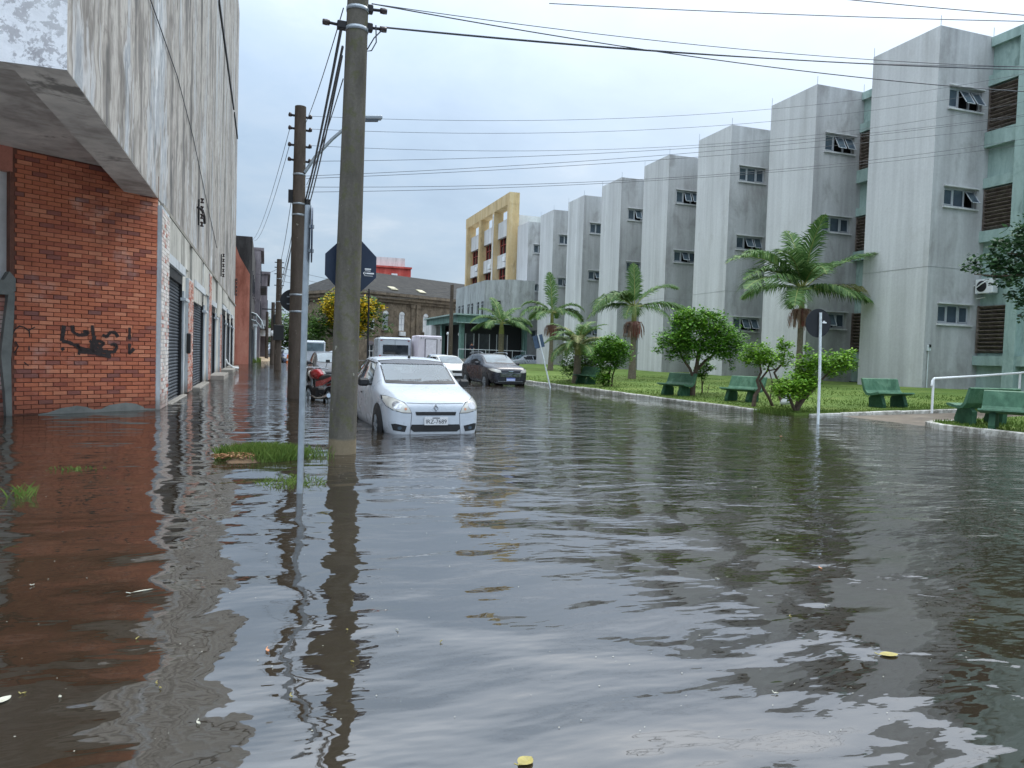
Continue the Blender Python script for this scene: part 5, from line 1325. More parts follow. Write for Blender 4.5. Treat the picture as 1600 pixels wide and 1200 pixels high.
rt, b2 = make_car('parked_car', scaled(HATCH,4.2,1.76,1.58), M_['car_white'], 'white car seen side-on crossing the far end', -1.0, 119, R(-90), (.8,3.4,.33), gz=.05)
front_kit(rt, b2)
# ---- white minibus seen from behind, and a box trailer
vb = empty('minibus', (10.0,60,GZ), R(-4), 'white minibus with wide dark rear window', 'van')
m = MB(); m.box((0,2.6,1.55),(2.7,5.2,2.35),0,None,.16); m.build('body', M_['car_white'], vb)
m = MB(); m.box((.05,-.02,1.72),(2.05,.06,.78),0,None,.03); m.build('rear_window', M_['carglass'], vb)
for sx in (-1,1):
    m = MB(); m.box((sx*1.2,-.02,1.0),(.16,.06,.5),0,None,.02); m.build('tail_lamp', M_['tail'], vb)
    wheel(vb, sx*1.2, .9, .36); wheel(vb, sx*1.2, 4.3, .36)
m = MB(); m.box((0,-.03,.45),(2.5,.14,.25),0,None,.03); m.build('bumper', M_['black'], vb)
for zz,hh,xx,ww in ((1.5,2.0,0,.02),(2.55,.03,0,2.3),(1.2,.03,0,2.4)): m = MB(); m.box((xx,-.012,zz),(ww,.03,hh)); m.build('door_seam', M_['seam'], vb)
m = MB(); m.box((0,-.03,.95),(.42,.03,.14)); m.build('licence_plate', M_['plate_grey'], vb)
for sx in (-1,1): m = MB(); m.box((sx*1.1,-.01,2.45),(.16,.05,.07),0,None,.01); m.build('marker_lamp', M_['tail'], vb)
bt = empty('box_trailer', (12.45,58,GZ), R(-2), 'pale pinkish box trailer parked beside the white minibus', 'trailer')
m = MB(); m.box((0,1.6,1.75),(1.95,3.2,2.35),0,None,.07); m.build('box', simple('pale_pink_panel', s(206,198,208), .4, 0, .06, 2, dirt=(s(170,160,160), .3)), bt)
m = MB(); m.box((.1,-.02,1.75),(.86,.05,1.75),0,None,.02); m.build('door', simple('pale_pink_door', s(214,208,218), .4), bt)
for (xx,zz,sx_,sz_) in ((.1,2.66,.94,.03),(-.38,1.75,.03,1.8),(.58,1.75,.03,1.8),(-.7,2.72,.08,.05),(-.5,2.72,.06,.04),(.88,2.6,.06,.1)):
    m = MB(); m.box((xx,-.03,zz),(sx_,.05,sz_)); m.build('trim', M_['seam'], bt)
for sx in (-1,1): wheel(bt, sx*.85, 1.6, .33)
m = MB(); m.box((0,1.6,.5),(1.5,3.0,.14)); m.build('chassis', M_['iron'], bt)
tk = empty('pickup_truck', (4.3,70,GZ), 0, 'small white truck cab far behind the grey car', 'truck')
m = MB(); m.box((0,1,1.35),(1.9,1.9,2.0),0,None,.15); m.build('cab', M_['car_white'], tk)
m = MB(); m.box((0,.03,1.75),(1.6,.06,.75),0,None,.03); m.build('windscreen', M_['windscreen'], tk)
m = MB(); m.box((0,3.6,1.2),(2.0,3.2,.9),0,None,.04); m.build('bed', M_['car_silver'], tk)
for sx in (-1,1): wheel(tk, sx*.85, .8, .36); wheel(tk, sx*.85, 4.2, .36)
# ---- red motorcycle behind the white hatchback, rear wheel towards us
mc = empty('motorcycle', (1.62,19.9,GZ), R(20), 'red motorcycle with chrome exhaust behind the nearest pole', 'motorcycle')
M_['moto_red'] = car_mat('red_motorcycle_paint', s(150,24,28), .2)
for nm, yy in (('rear_wheel',0.0),('front_wheel',1.3)):
    m = MB(); m.lathe((0,yy,.31),[(.22,-.055),(.29,-.055),(.315,-.02),(.315,.02),(.29,.055),(.22,.055)],24,0,'X'); t = m.build(nm, M_['rubber'], mc)
    q = MB(); q.lathe((0,yy,.31),[(.225,-.02),(.225,.02),(.2,.02),(.2,-.02),(.225,-.02)],24,0,'X')
    for k in range(6): a = k*math.pi/3; q.bar((0,yy,.31),(0,yy+math.cos(a)*.21,.31+math.sin(a)*.21),.02,.02,0,(1,0,0))
    q.build('rim', M_['galv'], t)
m = MB(); m.tube([(0,.55,.42),(0,.85,.45),(0,1.05,.8),(0,.6,.78),(0,.2,.72)],.03,8); m.tube([(.06,0,.31),(.06,.5,.4)],.025,8); m.tube([(-.06,0,.31),(-.06,.5,.4)],.025,8); m.build('frame', M_['iron'], mc)
m = MB(); m.box((0,.7,.42),(.26,.36,.3),0,None,.05); m.build('engine', M_['iron'], mc)
m = MB(); m.tube([(0,-.25,.86),(0,.0,.84),(0,.3,.80),(0,.55,.80)],[.07,.12,.13,.08],10); m.build('seat', M_['black'], mc)
m = MB(); m.tube([(0,.5,.85),(0,.75,.92),(0,1.0,.92),(0,1.1,.86)],[.09,.15,.14,.06],12); m.build('fuel_tank', M_['moto_red'], mc)
for sx in (-1,1):
    m = MB(); m.prism([(sx*.11,-.35,.82),(sx*.13,.1,.66),(sx*.14,.5,.60),(sx*.14,.52,.74),(sx*.12,.1,.80),(sx*.1,-.33,.90)],(0,0,0),(sx*.03,0,0)); m.build('side_panel', M_['moto_red'], mc)
m = MB(); m.box((0,-.42,.86),(.16,.09,.1),0,None,.02); m.build('tail_lamp', M_['tail'], mc)
m = MB(); m.tube([(0,-.2,.66),(0,-.33,.6),(0,-.4,.48),(0,-.42,.3)],[.06,.075,.075,.07],8); m.build('mudguard', M_['black'], mc)
m = MB(); m.tube([(-.16,.8,.34),(-.18,.4,.3),(-.2,.0,.34),(-.22,-.42,.42)],[.03,.035,.05,.055],12); m.build('exhaust', M_['chrome'], mc)
m = MB(); m.tube([(0,1.3,.31),(0,1.1,.85),(0,1.02,1.08)],.03,8); m.tube([(-.36,.9,1.06),(-.2,1.0,1.1),(.2,1.0,1.1),(.36,.9,1.06)],.015,8); m.build('fork_and_handlebar', M_['galv'], mc)
m = MB(); m.lathe((0,1.2,.92),[(.0,-.05),(.08,-.04),(.09,.06),(0,.08)],14,0,'Y'); m.build('headlamp', M_['lamp'], mc)
for sx in (-1,1):
    m = MB(); m.tube([(sx*.3,.95,1.07),(sx*.36,.98,1.24)],.008,6); m.box((sx*.38,.98,1.28),(.12,.02,.08),0,None,.01); m.build('mirror', M_['black'], mc)
# ---- traffic barrel
tb = empty('traffic_barrel', (2.0,69.5,GZ), 0, 'orange and white traffic barrel near the slate blue car', 'barrel')
m = MB(); m.lathe((0,0,0),[(.3,0),(.3,.1),(.24,.12),(.22,.45)],16); m.lathe((0,0,0),[(.2,.62),(.17,.95),(.1,1.0),(0,1.0)],16); m.build('body', simple('traffic_orange', s(206,110,60), .6), tb)
m = MB(); m.lathe((0,0,0),[(.22,.45),(.2,.62)],16); m.build('band', M_['white'], tb)
# ================================================================ PALMS
def frond(L, elev, droop, nleaf, leaf_len, mat, parent, az, origin, curl=.35, vee=.5, seed=0):
    rr = random.Random(seed); pts = []; n = 14; p = Vector((0,0,0)); e = elev
    for i in range(n+1):
        pts.append(p.copy()); p += Vector((math.cos(e),0,math.sin(e)))*(L/n); e -= droop/n*(.5+1.2*i/n)
    m = MB(); m.tube(pts,[.03*(1-.85*i/n)+.004 for i in range(n+1)],5,1)
    for i in range(nleaf):
        t = .13+.87*i/nleaf; k = min(int(t*n),n-1); q = pts[k].lerp(pts[k+1],t*n-k); d = (pts[k+1]-pts[k]).normalized()
        ll = leaf_len*(math.sin(math.pi*min(1,(t*.9+.13)))**.6)*rr.uniform(.8,1.08)
        for sd_ in (-1,1):
            if rr.random() < .05: continue
            out = Vector((0,sd_,0)); v = (d*.55+out*.8+Vector((0,0,vee*rr.uniform(.2,.8)))).normalized()
            a = q; mid_ = a+v*ll*.5; tip = a+v*ll+Vector((0,0,-curl*ll*rr.uniform(.6,1.4)))
            wv = d.cross(v).cross(v).normalized()*.028 if True else None
            wv = d*(.030 if L > 2.4 else .013)*rr.uniform(.8,1.3)
            m.face([a-wv,a+wv,mid_+wv*1.1,mid_-wv*1.1]); m.face([mid_-wv*1.1,mid_+wv*1.1,tip])
    o = m.build('frond', [mat, M_['palm_shaft']], parent); o.location = origin; o.rotation_euler = (0,0,az)
    return o
def palm(x, y, hub, label, fr, skirt=True, trunk_r=.16, group='palms on the lawn', lean=(0,0)):
    zb = lawn_z(x)
    r = empty('palm_tree', (x,y,zb), 0, label, 'palm tree', group); h = hub-zb
    m = MB(); n = 12
    m.tube([(lean[0]*(t/n)**2,lean[1]*(t/n)**2,h*.78*t/n-.05) for t in range(n+1)],[trunk_r*(1.35-.5*min(1,t/n*2) if t < n/2 else .85)+.008*(t%2) for t in range(n+1)],14); m.build('trunk', M_['palm_bark'], r)
    m = MB(); m.tube([(lean[0]*.6,lean[1]*.6,h*.77),(lean[0]*.75,lean[1]*.75,h*.88),(lean[0],lean[1],h+.1)],[trunk_r*.86,trunk_r*.8,trunk_r*.45],12); m.build('crownshaft', M_['palm_shaft'], r)
    for k,(az,el,L,dr,mt) in enumerate(fr):
        frond(L,R(el),R(dr),66,L*.26+(.18 if L > 2.3 else -.04),M_[mt],r,R(az),(lean[0],lean[1],h),.45 if el < 30 else .3,.5 if el > 20 else .25,k+int(x*10))
    if skirt:
        for kk,(mt,nn,sp_,z0) in enumerate((('skirt',150,.62,.66),('fruit',34,.34,.62))):
            m = MB(); rr = random.Random(5+kk)
            for _ in range(nn):
                a = rr.uniform(0,6.283) if kk == 0 else rr.uniform(-2.2,-.4); rd = rr.uniform(.25,1)*sp_*(1 if kk == 0 else 1.2); dz_ = rr.uniform(.35,.95)
                c0 = Vector((lean[0]*.5,lean[1]*.5,h*.80-rr.uniform(0,.12))); c1 = c0+Vector((math.cos(a)*rd*.7,math.sin(a)*rd*.7,-.02)); c2 = c0+Vector((math.cos(a)*rd,math.sin(a)*rd,-dz_))
                m.tube([c0,c1,(c1+c2)/2+Vector((math.cos(a)*.04,math.sin(a)*.04,.05)),c2],.011 if kk == 0 else .013,4,0,False)
            m.build('flower_strands' if kk == 0 else 'fruit_cluster', M_[mt], r)
    return r
# azimuth 0 = +X (right), 90 = away, 180 = left, 270 = towards camera
palm(24.0,28.8,4.9,'large palm with spreading fronds and pink flower skirt near nearest tower',
 [(200,16,4.9,55,'palm'),(175,44,4.6,80,'palm'),(135,60,3.6,70,'palm'),(265,80,3.7,35,'palm'),(80,76,3.6,40,'palm'),(30,36,4.3,35,'palm'),(-20,42,4.2,45,'palm'),(-5,10,4.6,35,'palm_dry'),(335,5,3.4,40,'palm'),(225,5,3.6,60,'palm'),(290,12,2.8,60,'palm'),(60,10,3.6,60,'palm'),(115,16,3.4,60,'palm'),(250,45,3.2,95,'palm'),(190,30,4.2,75,'palm'),(210,55,3.6,80,'palm')],True,.155)
palm(19.3,36.6,4.25,'slim palm with one upright spear leaf beside the small bushes',
 [(195,28,3.4,95,'palm'),(170,10,3.0,70,'palm'),(0,50,3.2,75,'palm'),(-15,14,3.5,50,'palm'),(90,86,2.5,8,'palm'),(230,5,2.4,70,'palm'),(320,5,2.4,70,'palm'),(120,30,2.8,90,'palm'),(60,20,2.6,80,'palm'),(210,40,2.8,100,'palm')],True,.17)
palm(20.5,52,4.6,'slim palm behind the leaning sign post',
 [(185,25,3.0,90,'palm'),(0,22,3.0,90,'palm'),(100,84,3.3,12,'palm'),(160,45,2.8,95,'palm'),(-25,40,2.8,95,'palm'),(220,15,2.6,80,'palm'),(320,15,2.6,80,'palm'),(60,25,2.6,85,'palm'),(120,20,2.6,85,'palm'),(270,30,2.4,95,'palm')],True,.17)
palm(18.3,57.6,3.9,'bushy palm with reddish trunk in front of the entrance canopy',
 [(180,30,3.0,85,'palm'),(160,10,2.8,65,'palm'),(0,28,3.0,85,'palm'),(-20,8,2.8,65,'palm'),(110,70,2.8,40,'palm'),(60,50,2.8,80,'palm'),(220,20,2.6,85,'palm'),(310,20,2.6,85,'palm'),(270,40,2.4,95,'palm'),(140,55,2.6,70,'palm'),(20,60,2.6,70,'palm')],False,.26)
fp = palm(14.5,33.2,1.9,'low shaggy palm with drooping yellowish fronds behind the first bench',
 [(a*30+rng.uniform(-8,8),rng.uniform(35,75),rng.uniform(1.7,2.2),rng.uniform(70,105),'palm' if a%4 else 'palm_dry') for a in range(12)]+[(a*36+15,rng.uniform(10,35),rng.uniform(1.9,2.3),rng.uniform(70,110),'palm') for a in range(10)]+[(a*45+20,rng.uniform(-5,20),rng.uniform(1.3,1.7),70,'palm_dry') for a in range(8)],False,.2)

# ================================================================ LEAFY TREES
def leaf_cloud(clumps, n, size, seed=0, shell=.55):
    rr = random.Random(seed); m = MB(); tot = sum(c[3]*c[4]*c[5] for c in clumps)
    for (cx,cy,cz,rx,ry,rz_) in clumps:
        k = int(n*rx*ry*rz_/tot)
        # sub-tufts give light and dark clumps
        tufts = []
        for _ in range(max(6,int(k/26))):
            while True:
                v = Vector((rr.uniform(-1,1),rr.uniform(-1,1),rr.uniform(-1,1)))
                if v.length <= 1 and v.length > .2: break
            v = v.normalized()*(shell+(1-shell)*rr.random()); tufts.append((Vector((cx+v.x*rx,cy+v.y*ry,cz+v.z*rz_)),v))
        for _ in range(k):
            c, v = rr.choice(tufts); sp_ = min(rx,rz_)*.26
            p = c+Vector((rr.gauss(0,sp_),rr.gauss(0,sp_),rr.gauss(0,sp_*.7)))
            L = size*rr.uniform(.6,1.3); a = rr.uniform(0,6.283); el = rr.uniform(-.7,.6)
            d = Vector((math.cos(a)*math.cos(el),math.sin(a)*math.cos(el),math.sin(el))); sdv = d.cross(Vector((rr.uniform(-.4,.4),rr.uniform(-.4,.4),1))).normalized()*L*.3
            m.face([p,p+d*L*.45+sdv,p+d*L,p+d*L*.45-sdv])
    return m
def tree(x, y, z0, label, clumps, branches, n, size, mat, group='small trees and bushes on the lawn', seed=1, extra=None, name='small_tree', cat='tree'):
    r = empty(name, (x,y,z0), 0, label, cat, group)
    m = MB()
    for (pts, rad) in branches:
        m.tube([(p[0]-x,p[1]-y,p[2]-z0) for p in pts], rad, 7)
    m.build('trunk', M_['bark'], r)
    m = leaf_cloud([(c[0]-x,c[1]-y,c[2]-z0,*c[3:]) for c in clumps], n, size, seed)
    m.build('crown', M_[mat], r)
    if extra:
        m = leaf_cloud([(c[0]-x,c[1]-y,c[2]-z0,*c[3:]) for c in extra[0]], extra[1], size, seed+9); m.build('crown_tips', M_[extra[2]], r)
    return r
Y = 23.2
tree(14.75,Y,.16,'round pruned tree with dense bright crown between two benches',
 [(14.9,Y,2.35,1.15,1.0,.78),(14.0,Y,2.0,.75,.8,.55),(15.9,Y,2.1,.8,.8,.62),(14.5,Y,2.85,.7,.7,.4),(15.3,Y,2.8,.7,.7,.42),(16.3,Y,1.85,.5,.5,.42),(13.6,Y,1.75,.4,.5,.34),(14.4,Y-.2,1.75,.6,.5,.35),(15.3,Y-.2,1.75,.6,.5,.35),(16.15,Y-.1,1.25,.22,.22,.28)],
 [([(14.7,Y,-.0),(14.72,Y,.5),(14.78,Y,.9),(14.85,Y,1.3),(14.9,Y,2.2)],[.11,.09,.085,.07,.03]),([(14.74,Y,.75),(14.55,Y,1.1),(14.2,Y,1.5),(14.0,Y,2.0)],[.06,.05,.04,.02]),([(14.8,Y,1.0),(15.2,Y,1.4),(15.8,Y,1.8),(16.1,Y,2.0)],[.06,.05,.035,.02]),([(14.85,Y,1.2),(15.1,Y+.2,1.7),(15.3,Y+.2,2.6)],[.05,.04,.02]),([(16.2,Y-.1,1.75),(16.15,Y-.1,1.2)],[.015,.008])],
 12500,.12,'leaf_mid',seed=2,extra=([(14.9,Y,2.8,1.1,.9,.4),(15.9,Y,2.3,.7,.7,.4),(14.0,Y,2.2,.6,.6,.35)],2600,'leaf_bright'))
Y = 18.4
tree(14.05,Y,.15,'twisted small tree with two bare stems and feathery yellow-green crown',
 [(13.85,Y,1.62,.5,.42,.34),(14.3,Y,1.55,.42,.4,.28),(14.85,Y,1.65,.24,.25,.42),(14.75,Y,1.95,.2,.2,.2),(13.6,Y,1.5,.3,.3,.24)],
 [([(13.75,Y,.0),(13.8,Y,.4),(13.95,Y,.62),(13.85,Y,.85),(13.98,Y,1.1),(13.9,Y,1.5)],[.07,.06,.055,.045,.035,.02]),([(14.5,Y,.0),(14.3,Y,.35),(14.1,Y,.6),(13.95,Y,.85),(14.2,Y,1.15),(14.3,Y,1.5)],[.05,.045,.045,.035,.03,.015]),([(14.65,Y-.2,.15),(14.55,Y-.1,.5),(14.6,Y,.85),(14.45,Y,1.1),(14.75,Y,1.4),(14.8,Y,1.8)],[.05,.045,.04,.035,.025,.012]),([(14.2,Y,1.15),(14.5,Y,1.2),(14.75,Y,1.4)],[.025,.02,.012]),([(14.35,Y,.35),(14.4,Y,.8),(14.25,Y,1.2)],[.02,.02,.015])],
 4600,.085,'leaf_bright',seed=4)
Y = 16.6
tree(13.85,Y,.04,'forked lime green bush leaning over the broken kerb',
 [(13.75,Y,.78,.52,.5,.34),(13.4,Y,.62,.3,.35,.25),(14.1,Y,1.25,.34,.35,.3),(14.3,Y,1.5,.24,.3,.22),(14.95,Y,1.42,.5,.4,.34),(15.35,Y,1.5,.32,.3,.26),(14.15,Y,.95,.35,.35,.28),(15.5,Y,1.75,.15,.2,.2),(14.05,Y,1.72,.14,.2,.2)],
 [([(13.75,Y,-.1),(13.85,Y,.2),(14.05,Y,.45),(14.3,Y,.65),(14.6,Y,.95),(15.0,Y,1.3)],[.08,.07,.06,.05,.035,.015]),([(13.8,Y,.05),(13.6,Y,.4),(13.45,Y,.6)],[.05,.04,.02]),([(14.1,Y,.5),(14.1,Y,.9),(14.15,Y,1.4)],[.04,.03,.015])],
 8200,.095,'leaf_bright',seed=6,name='bush',cat='bush')
Y = 29.9
tree(14.55,Y,.15,'dense green bush with slim trunks beside the farthest bench',
 [(14.7,Y,1.75,.75,.6,.6),(15.1,Y,1.5,.55,.5,.5),(14.2,Y,1.5,.5,.5,.45),(14.5,Y,1.1,.45,.4,.35),(14.35,Y,.45,.42,.35,.32)],
 [([(14.6,Y,0),(14.62,Y,.6),(14.7,Y,1.2)],[.05,.045,.03]),([(14.75,Y,0),(14.8,Y,.6),(15.0,Y,1.2)],[.04,.035,.02]),([(14.4,Y,0),(14.35,Y,.4)],[.03,.02])],
 6500,.12,'leaf_mid',seed=8,extra=([(14.7,Y,2.0,.6,.5,.35),(14.3,Y,.5,.35,.3,.25)],1500,'leaf_bright'),name='bush',cat='bush')
Y = 24.4
tree(15.9,Y,.2,'thin sapling growing beside the round pruned tree',
 [(15.75,Y,1.05,.28,.25,.22),(16.05,Y,1.15,.26,.25,.2),(15.9,Y,.75,.2,.2,.18)],
 [([(15.9,Y,0),(15.88,Y,.5),(15.8,Y,1.0)],[.03,.025,.012]),([(15.88,Y,.4),(16.0,Y,.8),(16.05,Y,1.1)],[.02,.015,.01]),([(16.1,Y,0),(16.2,Y,.5)],[.015,.01])],
 900,.11,'leaf_mid',seed=10,name='sapling')
Y = 35.6
tree(16.0,Y,.16,'dark shrub mass behind the low shaggy palm',
 [(15.6,Y,1.3,.9,.7,.9),(16.5,Y,1.1,.8,.7,.8),(16.0,Y,2.0,.7,.6,.6),(15.0,Y,.8,.5,.5,.5)],
 [([(16,Y,0),(16,Y,1.0),(15.9,Y,2.0)],[.06,.05,.02]),([(16.1,Y,.2),(16.5,Y,1.2)],[.04,.02])],
 4200,.16,'leaf_far',seed=31,name='bush',cat='bush')
# big tree whose branches reach in from the right edge
Y = 15.0
tree(22.4,Y-.6,.35,'dark leafy branches reaching in at the right edge',
 [(18.05,Y,4.2,.28,.25,.4),(19.0,Y,4.55,.5,.4,.3),(19.5,Y,5.0,.45,.4,.35),(19.2,Y,4.05,.62,.5,.36),(19.75,Y,3.4,.34,.3,.3),(20.0,Y,4.4,.6,.5,.55),(20.2,Y,5.4,.5,.5,.5),(20.3,Y,3.2,.4,.4,.45),(21.3,Y,4.6,.8,.7,.8),(22.3,Y,5.2,.9,.8,.8)],
 [([(22.4,Y-.6,.1),(22.35,Y-.6,1.4),(22.2,Y-.5,2.8),(22,Y-.2,3.8),(22.3,Y,5.2)],[.2,.17,.14,.1,.04]),([(22.1,Y-.3,3.4),(21,Y,3.9),(20,Y,4.05),(19,Y,3.95),(18.1,Y,3.95)],[.09,.06,.045,.03,.012]),([(20.6,Y,3.95),(19.8,Y,4.6),(19,Y,4.6)],[.04,.03,.012]),([(22.2,Y-.5,3.0),(23,Y,4),(23.6,Y,4.6)],[.08,.06,.02])],
 7500,.16,'leaf_dark',None,12,name='broadleaf_tree')
# yellow-flowering tree at the end of the street
Y = 77
tree(8.0,Y,GZ,'large flowering tree with yellow crown in front of the stone building',
 [(7.4,Y,5.4,2.0,1.8,1.8),(9.3,Y,5.3,1.7,1.6,1.5),(5.6,Y,4.3,1.6,1.5,1.5),(7.8,Y,3.2,2.0,1.8,1.3),(4.9,Y,2.8,1.3,1.3,1.2),(10.2,Y,4.2,1.0,1.0,1.2),(10.6,Y,6.0,.8,.8,.6),(11.4,Y,4.6,.8,.8,.5),(11.9,Y,3.6,.8,.6,.6)],
 [([(8,Y,-.2),(7.9,Y,1.2),(7.6,Y,2.4),(7.3,Y,4.8)],[.25,.22,.18,.06]),([(7.9,Y,1.6),(9,Y,3),(9.4,Y,5)],[.15,.1,.04]),([(7.8,Y,1.8),(6.2,Y,3),(5.2,Y,4)],[.15,.1,.04])],
 7500,.34,'leaf_far',None,14,([(7.2,Y-.6,5.9,2.0,1.6,1.4),(9.3,Y-.6,5.4,1.6,1.4,1.3),(6.4,Y-.8,4.6,1.2,1.2,1.0),(8.2,Y-.9,3.4,1.5,1.2,.9),(10.8,Y-.4,5.7,.7,.7,.6)],4200,'leaf_yellow'),name='flowering_tree')
for (x,y,h,wd_,lab,sd_) in ((3.2,98,5.6,3.0,'green tree behind the far poles, nearest the left buildings',21),(5.6,108,6.2,3.2,'green tree far behind the dark grey car',22),(-.4,128,7.0,3.4,'tree at the far end behind the side-on white car',23),(9.5,125,7.0,4.0,'tree far behind the yellow flowering tree',24),(2.6,135,8.5,4.0,'tallest tree at the far end of the street',25)):
    tree(x,y,GZ,lab,[(x,y,h*.62,wd_*.6,wd_*.6,h*.3),(x-wd_*.4,y,h*.45,wd_*.4,wd_*.4,h*.24),(x+wd_*.42,y,h*.48,wd_*.42,wd_*.4,h*.25),(x+.3,y,h*.85,wd_*.35,wd_*.35,h*.15),(x,y-.5,h*.25,wd_*.5,wd_*.4,h*.16)],
     [([(x,y,-.2),(x+.1,y,h*.3),(x,y,h*.7)],[.25,.2,.06]),([(x,y,h*.25),(x+wd_*.4,y,h*.5)],[.1,.04])],2600,.4,'leaf_far','trees at the far end of the street',sd_,name='broadleaf_tree')

# ================================================================ BENCHES
PROF = [(-.02,.44),(.0,.475),(.06,.475),(.30,.43),(.42,.44),(.50,.52),(.62,.84),(.66,.86),(.69,.84),(.58,.50),(.47,.38),(.36,.36),(.10,.40)]
def bench(x, y, rz, label, first=None, z=None, tilt=0):
    if first is None:
        r = empty('concrete_bench', (0,0,0), 0, label, 'bench', 'green benches on the lawn')
        m = MB(); W_ = 1.32
        n = len(PROF)
        A = [(-W_/2,a,b) for a,b in PROF]; B_ = [(W_/2,a,b) for a,b in PROF]
        m.face(A[::-1]); m.face(B_)
        for i in range(n): m.face([A[i],A[(i+1)%n],B_[(i+1)%n],B_[i]],0,False)
        o = m.build('seat', M_['bench'], r)
        bv_ = o.modifiers.new('b','BEVEL'); bv_.width = .012; bv_.segments = 2; bv_.limit_method = 'ANGLE'
        for sx in (-1,1):
            q = MB(); lp = [(.06,.0),(.02,.12),(.12,.38),(.36,.37),(.46,.38),(.56,.30),(.54,.0)]
            q.prism([(sx*.40-.06,a,b-.15) if b == 0 else (sx*.40-.06,a,b) for a,b in lp],(0,0,0),(.12,0,0)); q.build('leg', M_['bench_leg'], r)
    else:
        r = copy_tree(first); r['label'] = label
    r.location = (x,y,lawn_z(x)-.02 if z is None else z); r.rotation_euler = (0,R(tilt),rz)
    return r
# local: seat front towards -y
b4 = bench(17.25,16.55,R(0),'green bench facing the path, alone before the nearest tower')
bench(14.3,32.3,R(-78),'green bench farthest away along the lawn kerb',b4)
bench(13.95,23.5,R(-75),'green bench left of the round pruned tree',b4)
bench(14.35,20.1,R(-72),'green bench right of the round pruned tree behind the twisted stems',b4)
bench(15.75,12.95,R(172),'dark green bench seen from behind near the right edge',b4)
bench(14.78,11.15,R(-60),'nearest pale green bench cut off by the right edge',b4)
# white handrail of the ramp
hr = empty('handrail', (17.48,15.55,.24), 0, 'white metal handrail along the path to the green building', 'railing')
m = MB(); m.tube([(-.05,0,.66),(-.03,0,.80),(0.03,0,.86),(2.0,.28,.96),(4.0,.55,1.08),(5.5,.9,1.2),(8,1.6,1.5)],.032,10); m.build('rail', M_['white'], hr)
for (a,b,z0,z1) in ((0,0,-.1,.86),(4.0,.55,-.05,1.07),(8,1.6,0,1.5)):
    m = MB(); m.tube([(a,b,z0),(a,b,z1)],.032,10); m.build('post', M_['white'], hr)
# bag and scraps
bg_ = empty('plastic_bag', (14.55,18.0,.17), 0, 'white plastic bag lying by the twisted tree stems', 'bag')
m = MB(); rr = random.Random(4); N = 12; rings = []
for j,(r_,z) in enumerate([(.02,0),(.13,.02),(.15,.1),(.12,.22),(.08,.33),(.10,.40),(.02,.41)]):
    for i in range(N): a = 2*math.pi*i/N; k = r_*(1+rr.uniform(-.25,.25)); rings.append((math.cos(a)*k+z*.35,math.sin(a)*k,z))
m.add(rings,[(j*N+i,j*N+(i+1)%N,(j+1)*N+(i+1)%N,(j+1)*N+i) for j in range(6) for i in range(N)],0,True); m.build('film', M_['plastic_bag'], bg_)
bark_ = empty('tree_stump', (14.75,17.7,.12), 0, 'short gnarled stump next to the white bag', 'stump')
m = MB(); m.tube([(0,0,-.05),(.05,0,.15),(.0,0,.3),(.08,0,.5)],[.1,.08,.07,.03],8); m.build('wood', M_['bark'], bark_)

# ================================================================ PERSON BY THE PORCH RAIL
def person(x, y, z0, rz, label, top, legs_c, pose):
    r = empty('person', (x,y,z0), rz, label, 'person')
    V_ = {'pelvis':(0,0,.92),'chest':(0,pose.get('lean',0)*.5,1.25),'neck':(0,pose.get('lean',0),1.47),'head':(0,pose.get('lean',0)*1.1-.01,1.55),'crown':(0,pose.get('lean',0)*1.15,1.70),
          'sl':(-.19,pose.get('lean',0)*.9,1.40),'el':(-.25,-.05+pose.get('lean',0),1.13),'hl':(-.20,-.22+pose.get('lean',0),.98),'sr':(.19,pose.get('lean',0)*.9,1.40),'er':(.26,-.04+pose.get('lean',0),1.13),'hr':(.22,-.2+pose.get('lean',0),.98),
          'kl':(-.11,-.03,.5),'fl':(-.12,0,.06),'tl':(-.13,-.14,.03),'kr':(.11,.02,.5),'fr':(.13,.05,.06),'tr':(.14,-.09,.03)}
    names = list(V_); E_ = [('pelvis','chest'),('chest','neck'),('neck','head'),('head','crown'),('neck','sl'),('sl','el'),('el','hl'),('neck','sr'),('sr','er'),('er','hr'),('pelvis','kl'),('kl','fl'),('fl','tl'),('pelvis','kr'),('kr','fr'),('fr','tr')]
    rad = {'pelvis':.15,'chest':.16,'neck':.06,'head':.085,'crown':.075,'sl':.07,'el':.045,'hl':.035,'sr':.07,'er':.045,'hr':.035,'kl':.065,'fl':.045,'tl':.035,'kr':.065,'fr':.045,'tr':.035}
    me = bpy.data.meshes.new('body'); me.from_pydata([V_[k] for k in names],[(names.index(a),names.index(b)) for a,b in E_],[])
    o = bpy.data.objects.new('body', me); col.objects.link(o)
    md = o.modifiers.new('k','SKIN'); 
    for i,k in enumerate(names): me.skin_vertices[0].data[i].radius = (rad[k],rad[k])
    me.skin_vertices[0].data[0].use_root = True
    o.modifiers.new('s','SUBSURF').levels = 2
    dg = bpy.context.evaluated_depsgraph_get(); m2 = bpy.data.meshes.new_from_object(o.evaluated_get(dg)); bpy.data.objects.remove(o)
    sk = bpy.data.materials.get('skin') or simple('skin', s(176,128,104), .6); m2.materials.clear(); m2.materials.append(sk); m2.materials.append(top); m2.materials.append(legs_c)
    for p in m2.polygons:
        c = p.center; p.use_smooth = True
        p.material_index = 0 if c.z > 1.44 or (abs(c.x) > .17 and c.z < 1.12 and c.z > .9 and c.y < -.08) else (1 if c.z > .9 else 2)
    o = bpy.data.objects.new('body', m2); col.objects.link(o); o.parent = r
    q = MB(); q.lathe((0,pose.get('lean',0)*1.12+.015,1.66),[(.098,-.06),(.105,0),(.085,.06),(.04,.095),(0,.1)],14); q.build('hair', M_['black'], r)
    return r
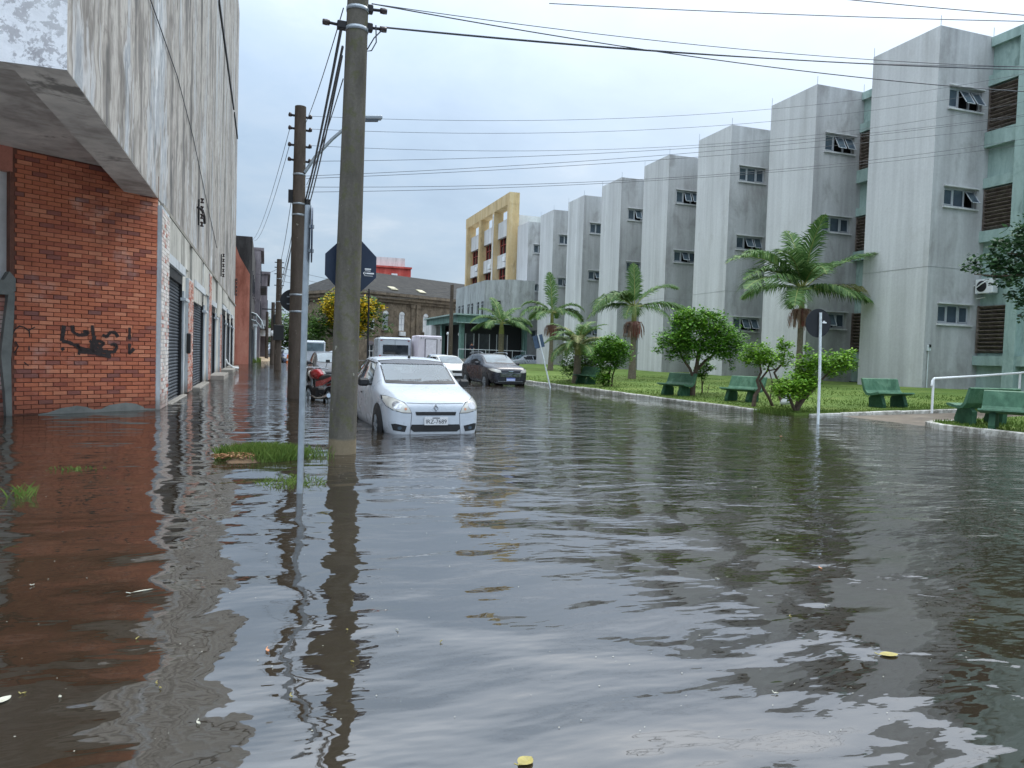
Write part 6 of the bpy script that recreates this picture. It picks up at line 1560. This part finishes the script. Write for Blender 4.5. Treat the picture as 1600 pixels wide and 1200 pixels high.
person(20.6,75.2,.8,R(10),'person in dark clothes standing at the porch railing',simple('navy_shirt', s(40,42,58), .8),simple('dark_trousers', s(34,34,40), .8),{'lean':-.12})
#person(-1.75,58.9,-.1,R(80),'person in dark clothes in a doorway past the long building',simple('black_shirt', s(36,34,36), .8),simple('black_trousers', s(30,30,34), .8),{'lean':-.05})

# ================================================================ FLOATING LEAVES AND SCRAPS
def fleaf(x, y, L, mat, label, group=None, rz=None, name='floating_leaf', wd_=.36):
    m = MB(); n = 7; top = []; bot = []
    for i in range(n+1):
        t = i/n; w_ = L*wd_*math.sin(math.pi*t)**.8*.5; z = .004+.012*math.sin(math.pi*t)*L; top.append((L*(t-.5),w_,z+.004)); bot.append((L*(t-.5),-w_,z+.004))
    mid_ = [(L*(i/n-.5),0,.005+.004*math.sin(i)) for i in range(n+1)]
    for i in range(n): m.face([mid_[i],mid_[i+1],top[i+1],top[i]]); m.face([bot[i],bot[i+1],mid_[i+1],mid_[i]])
    m.tube([(-L*.5,0,.006),(-L*.68,.01,.012)],.0025,4)
    o = m.build(name, M_[mat]); o.location = (x,y,0); o.rotation_euler = (0,0,rng.uniform(0,6.28) if rz is None else rz)
    return tag(o,label,'leaf',group)
fleaf(2.885,2.735,.10,'float_leaf_y','largest yellow leaf floating at the lower right',rz=R(-12),wd_=.55)
fleaf(.87,2.32,.07,'float_leaf_y','yellow leaf floating at the bottom centre edge',rz=R(30),wd_=.8)
fleaf(-.94,3.26,.075,'float_leaf_w','pale oval leaf floating at the left edge',rz=R(60),wd_=.6)
def onw(px, py):
    d = Fw+U*((px-800)/FPX)+V*((py-600)/FPX); t = -1.4/d.z; return d.x*t, d.y*t
spots_y = [(245,1070),(250,1076),(213,1000),(37,1085),(455,1090),(543,985),(550,1035),(688,1005),(1516,970),(1235,965)]
for px,py in spots_y: x,y = onw(px,py); fleaf(x,y,rng.uniform(.014,.022),'float_leaf_y','small yellow leaf fragment floating on the water','small yellow leaf fragments')
spots_w = [(94,1090),(52,915),(310,1132),(620,985),(1215,845),(1180,762),(1290,947),(1213,1085),(1585,798),(1445,702),(1120,905),(905,760)]
for px,py in spots_w: x,y = onw(px,py); fleaf(x,y,rng.uniform(.015,.03)*(1 if py > 850 else 2.0),'float_leaf_w','pale scrap floating on the water','pale scraps floating on the water',None,'floating_scrap',.4)
for px,py,lb in ((418,1018,'orange-brown leaf floating beside the sign post reflection'),(1282,889,'orange-brown leaf floating under the round sign'),(1220,682,'orange-brown scrap floating near the lawn kerb')): x,y = onw(px,py); fleaf(x,y,.04 if py > 800 else .1,'float_leaf_o',lb)
x,y = onw(222,925); o = fleaf(x,y,.12,'float_leaf_w','long pale twig floating before the brick corner',rz=R(25),name='floating_twig',wd_=.12)
# loose gravel-like specks of pollen and dirt on the surface
m = MB()
for _ in range(900):
    x = rng.uniform(-2,9); y = 2.2+rng.random()**1.5*14; L = rng.uniform(.002,.006)*(.6+y*.08); a = rng.uniform(0,6.28)
    m.face([(x+L*math.cos(a+k*1.57),y+L*math.sin(a+k*1.57)*.7,.004) for k in range(4)])
tag(m.build('surface_specks', M_['float_leaf_w']), 'tiny pale specks drifting on the flood water', None, kind='stuff')
# splash by the wall foot
